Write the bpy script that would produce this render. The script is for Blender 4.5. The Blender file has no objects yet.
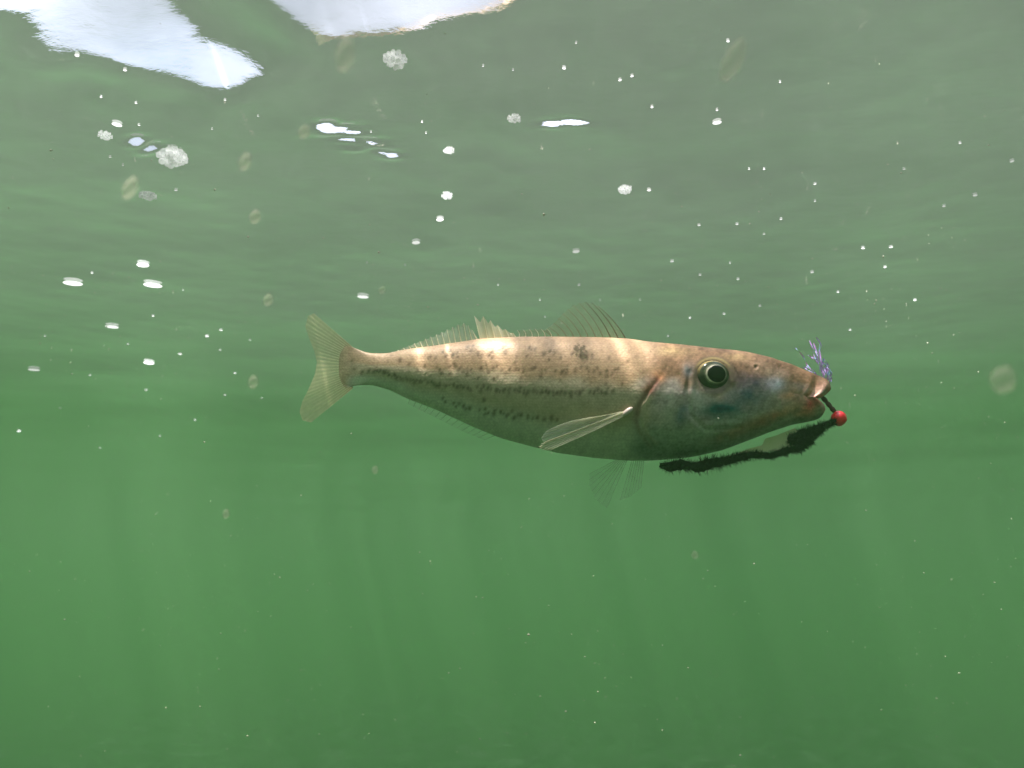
import bpy, bmesh, math, random
import numpy as np
from mathutils import Vector, Matrix, noise as mnoise

random.seed(11)
rng = np.random.default_rng(11)
scene = bpy.context.scene
COL = scene.collection

# ------------------------------------------------------------------ camera
CAM_POS = Vector((0.0, 0.0, -0.25))
PITCH = math.radians(12.0)
HFOV = math.radians(65.0)
F_PX = 512.0 / math.tan(HFOV / 2)
cam_data = bpy.data.cameras.new("camera")
cam = bpy.data.objects.new("camera", cam_data)
COL.objects.link(cam)
cam.location = CAM_POS
cam.rotation_euler = (math.radians(90) + PITCH, 0, 0)
cam_data.sensor_width = 36.0
cam_data.angle = HFOV
cam_data.clip_start = 0.005
cam_data.clip_end = 500.0
cam_data.dof.use_dof = True
cam_data.dof.focus_distance = 0.455
cam_data.dof.aperture_fstop = 17.0
scene.camera = cam

# ------------------------------------------------------------------ sky and sun
SUN_EL, SUN_AZ = math.radians(75), math.radians(-98)      # azimuth clockwise from +y
world = bpy.data.worlds.new("World")
scene.world = world
world.use_nodes = True
wn, wl = world.node_tree.nodes, world.node_tree.links
wn.clear()
sky = wn.new("ShaderNodeTexSky")
sky.sky_type = 'NISHITA'
sky.sun_disc = False
sky.sun_elevation = SUN_EL
sky.sun_rotation = SUN_AZ
sky.dust_density = 2.0
tc = wn.new("ShaderNodeTexCoord")
cn = wn.new("ShaderNodeTexNoise")
cn.inputs['Scale'].default_value = 3.0
cn.inputs['Detail'].default_value = 6.0
cr = wn.new("ShaderNodeMapRange")
cr.inputs[1].default_value = 0.25
cr.inputs[2].default_value = 0.55
mixc = wn.new("ShaderNodeMix")
mixc.data_type = 'RGBA'
mixc.inputs[7].default_value = (9.2, 9.6, 12.0, 1)          # thin bright cloud
bg = wn.new("ShaderNodeBackground")
bg.inputs['Strength'].default_value = 0.10
wo = wn.new("ShaderNodeOutputWorld")
wl.new(tc.outputs['Generated'], cn.inputs['Vector'])
wl.new(cn.outputs['Fac'], cr.inputs[0])
wl.new(cr.outputs[0], mixc.inputs[0])
wl.new(sky.outputs[0], mixc.inputs[6])
wl.new(mixc.outputs[2], bg.inputs['Color'])
wl.new(bg.outputs[0], wo.inputs['Surface'])

sun_data = bpy.data.lights.new("sun", 'SUN')
sun_data.energy = 4.9
sun_data.angle = math.radians(0.5)
sun_data.color = (1.0, 0.96, 0.88)
sun = bpy.data.objects.new("sun", sun_data)
COL.objects.link(sun)
to_sun = Vector((math.sin(SUN_AZ) * math.cos(SUN_EL), math.cos(SUN_AZ) * math.cos(SUN_EL), math.sin(SUN_EL)))
sun.rotation_euler = to_sun.to_track_quat('Z', 'Y').to_euler()
sun.location = (0, 0, 5)

vs = scene.view_settings
vs.view_transform = 'Standard'
vs.look = 'None'
vs.exposure = 0.0
vs.gamma = 1.0
vs.use_curve_mapping = False
cy = scene.cycles
cy.max_bounces = 24
cy.volume_bounces = 6
cy.transparent_max_bounces = 32
cy.transmission_bounces = 8
cy.glossy_bounces = 6
cy.diffuse_bounces = 3
cy.use_denoising = True
cy.volume_step_rate = 1.0

# ------------------------------------------------------------------ small helpers
_Rc = Matrix.Rotation(math.radians(90) + PITCH, 3, 'X')
def ray(px, py):
    """direction of sight towards a point of the photograph"""
    return (_Rc @ Vector(((px - 512) / F_PX, (384 - py) / F_PX, -1.0))).normalized()

def on_depth(px, py, y):
    d = ray(px, py)
    return CAM_POS + d * (y / d.y)

def on_surface(px, py, z=0.0):
    d = ray(px, py)
    return CAM_POS + d * ((z - CAM_POS.z) / d.z)

def link(o, parent=None):
    COL.objects.link(o)
    if parent is not None:
        o.parent = parent
    return o

def mesh_obj(name, verts, faces, mats=(), parent=None, smooth=True, loc=None):
    me = bpy.data.meshes.new(name)
    if loc is not None:
        L = Vector(loc)
        verts = [tuple(Vector(v) - L) for v in verts]
    me.from_pydata([tuple(map(float, v)) for v in verts], [], [tuple(f) for f in faces])
    me.validate()
    for m in mats:
        me.materials.append(m)
    if smooth:
        me.polygons.foreach_set('use_smooth', [True] * len(me.polygons))
    me.update()
    o = bpy.data.objects.new(name, me)
    if loc is not None:
        o.location = loc
    return link(o, parent)

def tag(o, label=None, cat=None, group=None, kind=None):
    if label: o['label'] = label
    if cat: o['category'] = cat
    if group: o['group'] = group
    if kind: o['kind'] = kind
    return o

def new_mat(name):
    m = bpy.data.materials.new(name)
    m.use_nodes = True
    m.node_tree.nodes.clear()
    return m, m.node_tree.nodes, m.node_tree.links

def principled(name, color, rough=0.5, **kw):
    m, n, l = new_mat(name)
    p = n.new("ShaderNodeBsdfPrincipled")
    o = n.new("ShaderNodeOutputMaterial")
    l.new(p.outputs[0], o.inputs['Surface'])
    p.inputs['Base Color'].default_value = (*color, 1)
    p.inputs['Roughness'].default_value = rough
    for k, v in kw.items():
        p.inputs[k].default_value = v
    return m, n, l, p, o

# ------------------------------------------------------------------ water surface
def wave_h(x, y):
    """height of the water surface, numpy arrays in metres"""
    h = np.zeros_like(x)
    for (lx, ly, ph, a) in WAVES:
        h += a * np.sin(lx * x + ly * y + ph)
    for (cx, cy_, sx, sy, ang, s) in DIPS:
        c, s_ = math.cos(ang), math.sin(ang)
        dx, dy = x - cx, y - cy_
        u, v = (c * dx + s_ * dy) / sx, (-s_ * dx + c * dy) / sy
        h += -s * dy * np.exp(-0.5 * (u * u + v * v))
    return h

_r = random.Random(5)
WAVES = []
for wl_, sl, n_ in ((1.1, .011, 4), (.45, .013, 5), (.19, .011, 7), (.085, .010, 9), (.036, .010, 11), (.018, .005, 12)):
    for i in range(n_):
        th = _r.gauss(math.pi / 2, .75)
        k = 2 * math.pi / (wl_ * _r.uniform(.75, 1.3))
        WAVES.append((k * math.cos(th), k * math.sin(th), _r.uniform(0, 6.28), sl / k * 1.0))
WAVES = [(a, b, c, d * 0.8) for a, b, c, d in WAVES]
# small troughs where a glimpse of sky shows: x, y, half sizes, turn, slope
DIPS = []
for (px_, py_, sx_, sy_, an_, sl_) in ((326, 129, .005, .0035, -.4, .85), (338, 133, .009, .003, -.15, .85), (350, 137, .007, .0026, 0, .85), (352, 144, .008, .0026, .25, .85), (366, 148, .009, .0028, -.1, .85), (378, 151, .006, .0026, .2, .85), (356, 152, .006, .0024, 0, .85), (382, 157, .005, .003, .3, .85), (390, 161, .005, .0026, 0, .85), (550, 128, .006, .0026, .1, .42), (563, 126, .008, .0024, -.1, .42), (577, 124, .006, .0024, .1, .42), (138, 142, .005, .0035, -.6, .85), (148, 149, .006, .003, -.4, .85)):
    _p = on_surface(px_, py_)
    DIPS.append((_p.x, _p.y, sx_, sy_, an_, sl_))
SWELL = [(-0.272,0.24,2), (-0.251,0.24,9), (-0.23,0.24,9), (-0.209,0.24,2), (-0.188,0.24,1), (-0.167,0.24,1), (-0.146,0.24,1), (-0.125,0.24,2), (-0.104,0.24,2), (-0.083,0.24,1), (-0.02,0.24,1), (0.001,0.24,2), (0.022,0.24,0), (-0.293,0.259,-2), (-0.251,0.259,62), (-0.23,0.259,75), (-0.209,0.259,32), (-0.188,0.259,14), (-0.167,0.259,8), (-0.146,0.259,12), (-0.125,0.259,23), (-0.104,0.259,27), (-0.083,0.259,-7), (-0.062,0.259,-14), (-0.041,0.259,9), (-0.02,0.259,14), (0.001,0.259,18), (0.022,0.259,1), (0.043,0.259,2), (0.064,0.259,-3), (0.085,0.259,2), (0.106,0.259,-1), (-0.293,0.278,-11), (-0.272,0.278,-75), (-0.251,0.278,11), (-0.23,0.278,58), (-0.209,0.278,96), (-0.188,0.278,82), (-0.167,0.278,21), (-0.146,0.278,64), (-0.125,0.278,35), (-0.104,0.278,58), (-0.083,0.278,-63), (-0.062,0.278,-55), (-0.041,0.278,60), (-0.02,0.278,16), (0.001,0.278,38), (0.022,0.278,-28), (0.043,0.278,17), (0.064,0.278,-14), (0.085,0.278,8), (0.106,0.278,-2), (0.127,0.278,-1), (0.148,0.278,2), (0.169,0.278,-2), (0.19,0.278,1), (0.211,0.278,-1), (-0.314,0.297,3), (-0.293,0.297,12), (-0.272,0.297,-18), (-0.251,0.297,55), (-0.23,0.297,-95), (-0.209,0.297,-21), (-0.188,0.297,30), (-0.167,0.297,12), (-0.146,0.297,108), (-0.125,0.297,-81), (-0.104,0.297,37), (-0.083,0.297,35), (-0.062,0.297,69), (-0.041,0.297,27), (-0.02,0.297,-40), (0.001,0.297,38), (0.022,0.297,-48), (0.043,0.297,32), (0.064,0.297,-12), (0.106,0.297,6), (0.127,0.297,-7), (0.148,0.297,6), (0.169,0.297,-4), (0.19,0.297,2), (0.211,0.297,-1), (-0.335,0.316,2), (-0.314,0.316,10), (-0.293,0.316,-2), (-0.272,0.316,-69), (-0.251,0.316,38), (-0.23,0.316,57), (-0.209,0.316,93), (-0.188,0.316,-5), (-0.167,0.316,47), (-0.146,0.316,-37), (-0.125,0.316,44), (-0.104,0.316,63), (-0.083,0.316,-67), (-0.062,0.316,45), (-0.041,0.316,-97), (-0.02,0.316,126), (0.001,0.316,-58), (0.022,0.316,50), (0.043,0.316,-46), (0.064,0.316,39), (0.085,0.316,-31), (0.106,0.316,23), (0.127,0.316,-14), (0.148,0.316,7), (0.169,0.316,-2), (0.211,0.316,1), (-0.335,0.335,8), (-0.314,0.335,35), (-0.293,0.335,-62), (-0.272,0.335,17), (-0.251,0.335,-15), (-0.23,0.335,-93), (-0.209,0.335,32), (-0.188,0.335,-6), (-0.167,0.335,39), (-0.146,0.335,61), (-0.125,0.335,19), (-0.104,0.335,-68), (-0.083,0.335,72), (-0.062,0.335,10), (-0.041,0.335,63), (-0.02,0.335,-46), (0.001,0.335,-50), (0.022,0.335,61), (0.043,0.335,-51), (0.064,0.335,38), (0.085,0.335,-24), (0.106,0.335,10), (0.127,0.335,-1), (0.148,0.335,-4), (0.169,0.335,5), (0.19,0.335,-3), (0.211,0.335,2), (0.232,0.335,-1), (0.274,0.335,0), (-0.356,0.354,-1), (-0.335,0.354,-2), (-0.314,0.354,60), (-0.293,0.354,-119), (-0.272,0.354,87), (-0.251,0.354,-47), (-0.23,0.354,156), (-0.188,0.354,-31), (-0.167,0.354,79), (-0.146,0.354,-65), (-0.125,0.354,33), (-0.083,0.354,11), (-0.062,0.354,-67), (-0.041,0.354,-16), (-0.02,0.354,9), (0.001,0.354,42), (0.022,0.354,-25), (0.043,0.354,8), (0.064,0.354,-4), (0.085,0.354,7), (0.106,0.354,-11), (0.127,0.354,11), (0.148,0.354,-9), (0.169,0.354,4), (0.19,0.354,-1), (0.211,0.354,-1), (0.232,0.354,1), (-0.356,0.373,-2), (-0.335,0.373,-30), (-0.314,0.373,-58), (-0.293,0.373,22), (-0.272,0.373,39), (-0.251,0.373,-41), (-0.23,0.373,-111), (-0.209,0.373,-37), (-0.188,0.373,93), (-0.167,0.373,-84), (-0.146,0.373,123), (-0.125,0.373,28), (-0.104,0.373,-43), (-0.083,0.373,-14), (-0.062,0.373,73), (-0.041,0.373,-21), (-0.02,0.373,39), (0.001,0.373,-79), (0.022,0.373,60), (0.043,0.373,-34), (0.064,0.373,14), (0.085,0.373,-1), (0.106,0.373,-5), (0.127,0.373,4), (0.148,0.373,-1), (0.169,0.373,-2), (0.19,0.373,3), (0.211,0.373,-2), (0.232,0.373,1), (-0.377,0.392,-1), (-0.356,0.392,-8), (-0.335,0.392,2), (-0.314,0.392,-30), (-0.293,0.392,61), (-0.272,0.392,-66), (-0.251,0.392,10), (-0.23,0.392,146), (-0.209,0.392,-9), (-0.188,0.392,-94), (-0.167,0.392,101), (-0.146,0.392,-40), (-0.125,0.392,-90), (-0.104,0.392,72), (-0.083,0.392,-11), (-0.062,0.392,-26), (-0.041,0.392,-20), (-0.02,0.392,12), (0.001,0.392,8), (0.022,0.392,8), (0.043,0.392,-15), (0.064,0.392,9), (0.085,0.392,-1), (0.106,0.392,-2), (0.127,0.392,0), (0.148,0.392,3), (0.169,0.392,-4), (0.19,0.392,2), (0.232,0.392,-1), (0.253,0.392,1), (-0.377,0.411,-3), (-0.356,0.411,-19), (-0.335,0.411,-32), (-0.314,0.411,34), (-0.293,0.411,-21), (-0.272,0.411,3), (-0.251,0.411,38), (-0.23,0.411,-138), (-0.209,0.411,2), (-0.188,0.411,102), (-0.167,0.411,-99), (-0.146,0.411,-4), (-0.125,0.411,94), (-0.104,0.411,-55), (-0.083,0.411,-8), (-0.062,0.411,37), (-0.041,0.411,-5), (-0.02,0.411,16), (0.001,0.411,-34), (0.022,0.411,18), (0.043,0.411,-2), (0.064,0.411,-8), (0.085,0.411,11), (0.106,0.411,-8), (0.127,0.411,2), (0.148,0.411,1), (0.169,0.411,0), (0.19,0.411,-1), (0.211,0.411,2), (0.232,0.411,-1), (-0.398,0.43,-1), (-0.377,0.43,-8), (-0.356,0.43,-10), (-0.335,0.43,7), (-0.314,0.43,9), (-0.293,0.43,-9), (-0.272,0.43,-4), (-0.251,0.43,-7), (-0.23,0.43,79), (-0.209,0.43,10), (-0.188,0.43,-64), (-0.167,0.43,42), (-0.146,0.43,40), (-0.125,0.43,-74), (-0.104,0.43,25), (-0.083,0.43,17), (-0.062,0.43,-24), (-0.041,0.43,-12), (-0.02,0.43,12), (0.001,0.43,-5), (0.022,0.43,13), (0.043,0.43,-11), (0.064,0.43,2), (0.085,0.43,2), (0.106,0.43,-1), (0.127,0.43,-2), (0.148,0.43,2), (0.19,0.43,-1), (0.211,0.43,1), (0.253,0.43,-1), (-0.398,0.449,-3), (-0.377,0.449,-8), (-0.356,0.449,-11), (-0.335,0.449,14), (-0.314,0.449,-6), (-0.293,0.449,-14), (-0.272,0.449,28), (-0.251,0.449,-6), (-0.23,0.449,-66), (-0.209,0.449,11), (-0.188,0.449,29), (-0.167,0.449,-24), (-0.146,0.449,-26), (-0.125,0.449,41), (-0.104,0.449,-5), (-0.083,0.449,-21), (-0.062,0.449,24), (-0.041,0.449,1), (-0.02,0.449,5), (0.001,0.449,-15), (0.022,0.449,6), (0.043,0.449,2), (0.064,0.449,-7), (0.085,0.449,5), (0.127,0.449,-3), (0.148,0.449,2), (0.169,0.449,0), (0.19,0.449,-1), (0.211,0.449,0), (0.232,0.449,1), (0.253,0.449,0), (-0.419,0.468,-1), (-0.398,0.468,-5), (-0.377,0.468,-8), (-0.356,0.468,10), (-0.335,0.468,2), (-0.314,0.468,-12), (-0.293,0.468,16), (-0.272,0.468,-13), (-0.251,0.468,-6), (-0.23,0.468,50), (-0.188,0.468,-30), (-0.167,0.468,19), (-0.146,0.468,22), (-0.125,0.468,-25), (-0.104,0.468,-5), (-0.083,0.468,20), (-0.062,0.468,-14), (-0.041,0.468,-10), (-0.02,0.468,10), (0.001,0.468,-6), (0.022,0.468,8), (0.043,0.468,-3), (0.064,0.468,-3), (0.085,0.468,3), (0.127,0.468,-1), (0.148,0.468,-1), (0.169,0.468,1), (0.19,0.468,-1), (0.232,0.468,0), (0.274,0.468,0), (-0.419,0.487,-2), (-0.398,0.487,-4), (-0.356,0.487,4), (-0.335,0.487,-5), (-0.314,0.487,0), (-0.272,0.487,7), (-0.251,0.487,-5), (-0.23,0.487,-23), (-0.209,0.487,-5), (-0.188,0.487,13), (-0.167,0.487,-5), (-0.146,0.487,-14), (-0.125,0.487,11), (-0.104,0.487,6), (-0.083,0.487,-12), (-0.062,0.487,7), (-0.041,0.487,6), (-0.02,0.487,-1), (0.001,0.487,-6), (0.022,0.487,3), (0.043,0.487,1), (0.064,0.487,-3), (0.085,0.487,1), (0.106,0.487,2), (0.127,0.487,-2), (0.169,0.487,1), (0.211,0.487,-1), (0.253,0.487,1), (-0.44,0.506,-1), (-0.419,0.506,-3), (-0.398,0.506,-4), (-0.377,0.506,5), (-0.356,0.506,2), (-0.335,0.506,-7), (-0.314,0.506,4), (-0.293,0.506,5), (-0.272,0.506,-13), (-0.251,0.506,6), (-0.23,0.506,18), (-0.209,0.506,-1), (-0.188,0.506,-8), (-0.167,0.506,6), (-0.146,0.506,8), (-0.125,0.506,-7), (-0.104,0.506,-5), (-0.083,0.506,9), (-0.062,0.506,-4), (-0.041,0.506,-7), (-0.02,0.506,6), (0.001,0.506,-4), (0.022,0.506,3), (0.043,0.506,1), (0.064,0.506,-3), (0.085,0.506,1), (0.106,0.506,1), (0.148,0.506,-1), (0.19,0.506,1), (-0.44,0.525,-1), (-0.419,0.525,-2), (-0.398,0.525,3), (-0.377,0.525,3), (-0.356,0.525,-7), (-0.335,0.525,3), (-0.314,0.525,4), (-0.293,0.525,-6), (-0.272,0.525,4), (-0.251,0.525,1), (-0.23,0.525,-10), (-0.209,0.525,-4), (-0.188,0.525,6), (-0.167,0.525,-1), (-0.146,0.525,-5), (-0.125,0.525,2), (-0.104,0.525,3), (-0.083,0.525,-3), (-0.062,0.525,1), (-0.041,0.525,3), (-0.02,0.525,-1), (0.001,0.525,-2), (0.022,0.525,1), (0.064,0.525,-1), (0.106,0.525,1), (0.127,0.525,-1), (0.148,0.525,-1), (0.169,0.525,1), (0.232,0.525,0), (-0.398,0.544,1), (-0.377,0.544,-3), (-0.356,0.544,1), (-0.335,0.544,2), (-0.314,0.544,-2), (-0.251,0.544,1), (-0.23,0.544,2), (-0.209,0.544,1), (-0.146,0.544,1), (-0.125,0.544,-1), (-0.104,0.544,-1), (-0.083,0.544,2), (-0.062,0.544,-1), (-0.041,0.544,-2), (-0.02,0.544,2), (0.001,0.544,-2), (0.022,0.544,1), (0.043,0.544,2), (0.064,0.544,-2), (0.085,0.544,-1), (0.106,0.544,1), (0.127,0.544,1), (0.148,0.544,-1), (0.169,0.544,-1), (0.19,0.544,1)]

SWELL_SIGMA = 0.019

def surface_height(x, y):
    h = np.zeros_like(x)
    r = np.sqrt(x * x + y * y)
    for (lx, ly, ph, a) in WAVES:
        wl_ = 2 * math.pi / math.hypot(lx, ly)
        h += a * np.sin(lx * x + ly * y + ph) * np.exp(-(r / (wl_ * 60 + .3)) ** 2)
    for (cx, cy_, sx, sy, ang, s) in DIPS:
        c, s_ = math.cos(ang), math.sin(ang)
        dx, dy = x - cx, y - cy_
        u, v = (c * dx + s_ * dy) / sx, (-s_ * dx + c * dy) / sy
        h += -s * dy * np.exp(-0.5 * (u * u + v * v))
    near = (abs(x) < .6) & (y > .15) & (y < .7)
    xn, yn = x[near], y[near]
    g = np.zeros_like(xn)
    for (cx, cy_, k) in SWELL:
        g += k * 1e-4 * np.exp(-((xn - cx) ** 2 + (yn - cy_) ** 2) / (2 * SWELL_SIGMA ** 2))
    h[near] += g
    return h

def graded(lo, hi, step, far, growth=1.06):
    inner = list(np.arange(lo, hi, step))
    a, s = inner[-1], step
    up = []
    while a < far:
        s = min(s * growth, 2.0); a += s; up.append(a)
    a, s = inner[0], step
    dn = []
    while a > -far:
        s = min(s * growth, 2.0); a -= s; dn.append(a)
    return np.array(dn[::-1] + inner + up)

FAR = 34.0
gx, gy = graded(-.5, .5, .0025, FAR), graded(.2, .75, .0023, FAR)
X, Y = np.meshgrid(gx, gy)
Z = surface_height(X, Y)
nx, ny = len(gx), len(gy)
idx = np.arange(nx * ny).reshape(ny, nx)
quads = np.stack([idx[:-1, :-1], idx[:-1, 1:], idx[1:, 1:], idx[1:, :-1]], -1).reshape(-1, 4)
me = bpy.data.meshes.new("water_surface")
me.vertices.add(nx * ny)
me.vertices.foreach_set('co', np.stack([X, Y, Z], -1).ravel())
me.loops.add(quads.size)
me.loops.foreach_set('vertex_index', quads.ravel())
me.polygons.add(len(quads))
me.polygons.foreach_set('loop_start', np.arange(0, quads.size, 4))
me.polygons.foreach_set('loop_total', np.full(len(quads), 4))
me.update(calc_edges=True)
me.polygons.foreach_set('use_smooth', [True] * len(quads))
water_surface = link(bpy.data.objects.new("water_surface", me))
tag(water_surface, kind='structure')

m, n, l = new_mat("rippled_water_surface")
out = n.new("ShaderNodeOutputMaterial")
geo = n.new("ShaderNodeNewGeometry")
nz = n.new("ShaderNodeTexNoise"); nz.inputs['Scale'].default_value = 60; nz.inputs['Detail'].default_value = 5
nz.inputs['Roughness'].default_value = 0.6
mp = n.new("ShaderNodeMapping"); mp.inputs['Scale'].default_value = (0.6, 1.0, 1.0)
l.new(geo.outputs['Position'], mp.inputs['Vector']); l.new(mp.outputs[0], nz.inputs['Vector'])
bump = n.new("ShaderNodeBump"); bump.inputs['Strength'].default_value = 1.0; bump.inputs['Distance'].default_value = 0.0003
l.new(nz.outputs['Fac'], bump.inputs['Height'])
fr = n.new("ShaderNodeFresnel"); fr.inputs['IOR'].default_value = 1.33
l.new(bump.outputs[0], fr.inputs['Normal'])
gl = n.new("ShaderNodeBsdfGlossy"); gl.inputs['Roughness'].default_value = 0.03
gl.inputs['Color'].default_value = (.97, .98, .97, 1)
l.new(bump.outputs[0], gl.inputs['Normal'])
tr = n.new("ShaderNodeBsdfTransparent")
mx = n.new("ShaderNodeMixShader")
l.new(fr.outputs[0], mx.inputs[0]); l.new(tr.outputs[0], mx.inputs[1]); l.new(gl.outputs[0], mx.inputs[2])
glow_film = n.new("ShaderNodeBsdfTranslucent"); glow_film.inputs['Color'].default_value = (.80, .78, .74, 1)  # translucent layer added so the near surface glows grey in the sun
fn = n.new("ShaderNodeTexNoise"); fn.inputs['Scale'].default_value = 5; fn.inputs['Detail'].default_value = 6
fn.inputs['Roughness'].default_value = .7
l.new(mp.outputs[0], fn.inputs['Vector'])
fm = n.new("ShaderNodeMapRange"); fm.inputs[1].default_value = .3; fm.inputs[2].default_value = .75
fm.inputs[3].default_value = .085; fm.inputs[4].default_value = .11
l.new(fn.outputs['Fac'], fm.inputs[0])
mf = n.new("ShaderNodeMixShader")
vl = n.new("ShaderNodeVectorMath"); vl.operation = 'LENGTH'; l.new(geo.outputs['Position'], vl.inputs[0])
fd = n.new("ShaderNodeMapRange"); fd.interpolation_type = 'SMOOTHSTEP'      # the added glow layer fades out with distance
fd.inputs[1].default_value = .1; fd.inputs[2].default_value = 1.7; fd.inputs[3].default_value = 1.0; fd.inputs[4].default_value = 0.05
l.new(vl.outputs['Value'], fd.inputs[0])
fx = n.new("ShaderNodeMath"); fx.operation = 'MULTIPLY'
l.new(fm.outputs[0], fx.inputs[0]); l.new(fd.outputs[0], fx.inputs[1]); l.new(fx.outputs[0], mf.inputs[0]); l.new(mx.outputs[0], mf.inputs[1]); l.new(glow_film.outputs[0], mf.inputs[2])
l.new(mf.outputs[0], out.inputs['Surface'])
# caustic light painted into the transparent colour: bright lines, dimmer between them
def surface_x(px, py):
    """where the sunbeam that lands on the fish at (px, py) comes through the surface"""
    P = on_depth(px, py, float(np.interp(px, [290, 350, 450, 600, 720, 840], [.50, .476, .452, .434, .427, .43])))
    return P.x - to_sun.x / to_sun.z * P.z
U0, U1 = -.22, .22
light_bands = [(320, .0014, 3.6), (344, .003, .5), (372, .004, .6), (418, .0030, 3.4), (449, .0012, 2.4), (484, .003, 1.6), (497, .0060, 3.6), (512, .003, 1.4), (535, .004, .3), (566, .005, .8), (603, .004, .6),
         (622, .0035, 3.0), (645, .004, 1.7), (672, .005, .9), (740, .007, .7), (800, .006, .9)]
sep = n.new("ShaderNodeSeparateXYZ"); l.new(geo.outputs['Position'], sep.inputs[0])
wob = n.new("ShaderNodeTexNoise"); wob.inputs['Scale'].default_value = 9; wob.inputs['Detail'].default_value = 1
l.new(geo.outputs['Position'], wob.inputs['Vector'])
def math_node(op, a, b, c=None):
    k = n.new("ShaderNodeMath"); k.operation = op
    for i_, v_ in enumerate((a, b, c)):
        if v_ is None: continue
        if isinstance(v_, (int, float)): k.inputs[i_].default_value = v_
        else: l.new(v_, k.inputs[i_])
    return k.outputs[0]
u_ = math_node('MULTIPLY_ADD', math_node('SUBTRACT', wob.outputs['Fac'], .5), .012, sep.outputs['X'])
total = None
for (bpx, bw, ba) in light_bands:
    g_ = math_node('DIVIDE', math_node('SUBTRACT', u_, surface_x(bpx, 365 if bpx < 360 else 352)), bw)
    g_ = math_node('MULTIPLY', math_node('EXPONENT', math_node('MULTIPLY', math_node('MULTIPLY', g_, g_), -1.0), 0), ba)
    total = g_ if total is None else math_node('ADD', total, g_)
gy_ = math_node('DIVIDE', math_node('SUBTRACT', sep.outputs['Y'], .452 + to_sun.y / to_sun.z * .15), .055)   # painted light bands kept to a strip over the fish
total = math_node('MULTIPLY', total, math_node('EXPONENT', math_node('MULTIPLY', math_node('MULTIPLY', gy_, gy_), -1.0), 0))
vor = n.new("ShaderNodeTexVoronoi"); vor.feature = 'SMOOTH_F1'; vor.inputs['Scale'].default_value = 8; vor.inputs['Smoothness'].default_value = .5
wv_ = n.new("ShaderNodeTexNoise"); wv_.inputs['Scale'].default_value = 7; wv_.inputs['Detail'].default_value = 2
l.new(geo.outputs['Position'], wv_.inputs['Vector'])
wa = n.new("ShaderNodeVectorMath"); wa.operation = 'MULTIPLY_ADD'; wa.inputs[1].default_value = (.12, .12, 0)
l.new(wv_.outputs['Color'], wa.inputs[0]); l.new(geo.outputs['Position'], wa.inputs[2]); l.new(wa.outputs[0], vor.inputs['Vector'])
light_net = math_node('MULTIPLY', math_node('POWER', vor.outputs['Distance'], 3.0), 3.4)
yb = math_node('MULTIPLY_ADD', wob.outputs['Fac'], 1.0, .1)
big = n.new("ShaderNodeTexNoise"); big.inputs['Scale'].default_value = 3.2; big.inputs['Detail'].default_value = 2  # broad bright and dim patches painted into the transparent colour, for light shafts
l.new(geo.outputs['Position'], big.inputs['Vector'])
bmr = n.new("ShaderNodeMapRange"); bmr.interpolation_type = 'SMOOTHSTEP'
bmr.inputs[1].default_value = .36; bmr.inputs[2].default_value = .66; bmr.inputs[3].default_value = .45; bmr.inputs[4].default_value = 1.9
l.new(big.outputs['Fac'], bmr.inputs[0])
light_swing = bmr.outputs[0]
foc = math_node('ADD', math_node('MULTIPLY', total, .75), math_node('MULTIPLY', math_node('ADD', light_net, .58), light_swing))
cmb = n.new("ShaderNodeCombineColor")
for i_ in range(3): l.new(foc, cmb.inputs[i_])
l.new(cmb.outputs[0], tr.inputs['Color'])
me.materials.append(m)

# ------------------------------------------------------------------ sea bed
bx_ = graded(-3, 3, .15, FAR + 1, 1.15)
Xb, Yb = np.meshgrid(bx_, bx_)
Zb = -2.2 + .03 * np.sin(Xb * 2.1 + np.sin(Yb)) * np.sin(Yb * 1.3 + .4)
nb = len(bx_)
ib = np.arange(nb * nb).reshape(nb, nb)
qb = np.stack([ib[:-1, :-1], ib[:-1, 1:], ib[1:, 1:], ib[1:, :-1]], -1).reshape(-1, 4)
m, n, l, p, o = principled("dark_weedy_silt", (.012, .020, .012), 1.0)
seabed = mesh_obj("sea_bed", np.stack([Xb, Yb, Zb], -1).reshape(-1, 3).tolist(), qb.tolist(), [m])
tag(seabed, kind='structure')

# ------------------------------------------------------------------ murky green water as one closed box
def box(name, lo, hi, mats=()):
    v = [(x, y, z) for x in (lo[0], hi[0]) for y in (lo[1], hi[1]) for z in (lo[2], hi[2])]
    f = [(0, 1, 3, 2), (4, 6, 7, 5), (0, 4, 5, 1), (2, 3, 7, 6), (0, 2, 6, 4), (1, 5, 7, 3)]
    return mesh_obj(name, v, f, mats, smooth=False)

m, n, l = new_mat("murky_green_water")
out = n.new("ShaderNodeOutputMaterial")
pv = n.new("ShaderNodeVolumePrincipled")
pv.inputs['Color'].default_value = (.095, .56, .115, 1)      # green water, scatters every way
pv.inputs['Density'].default_value = 0.15
pv.inputs['Anisotropy'].default_value = 0.6
silt = n.new("ShaderNodeVolumeScatter")                     # fine silt, scatters mostly forwards
silt.inputs['Color'].default_value = (.95, .94, .80, 1)
silt.inputs['Density'].default_value = 0.07
silt.inputs['Anisotropy'].default_value = 0.75
add = n.new("ShaderNodeAddShader")
l.new(pv.outputs[0], add.inputs[0]); l.new(silt.outputs[0], add.inputs[1])
l.new(add.outputs[0], out.inputs['Volume'])
haze = box("haze", (-FAR - 3, -FAR - 3, -3.3), (FAR + 3, FAR + 3, 0.12), [m])
tag(haze, kind='stuff')

# ================================================================== the fish
def pinterp(table, x):
    t = np.array(table, float)
    return np.interp(x, t[:, 0], t[:, 1])

def smooth_interp(table, x, k=5.0):
    """interpolated table, softened over k units"""
    return sum(pinterp(table, x + d) for d in (-k, -k / 2, 0, k / 2, k)) / 5.0

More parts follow.
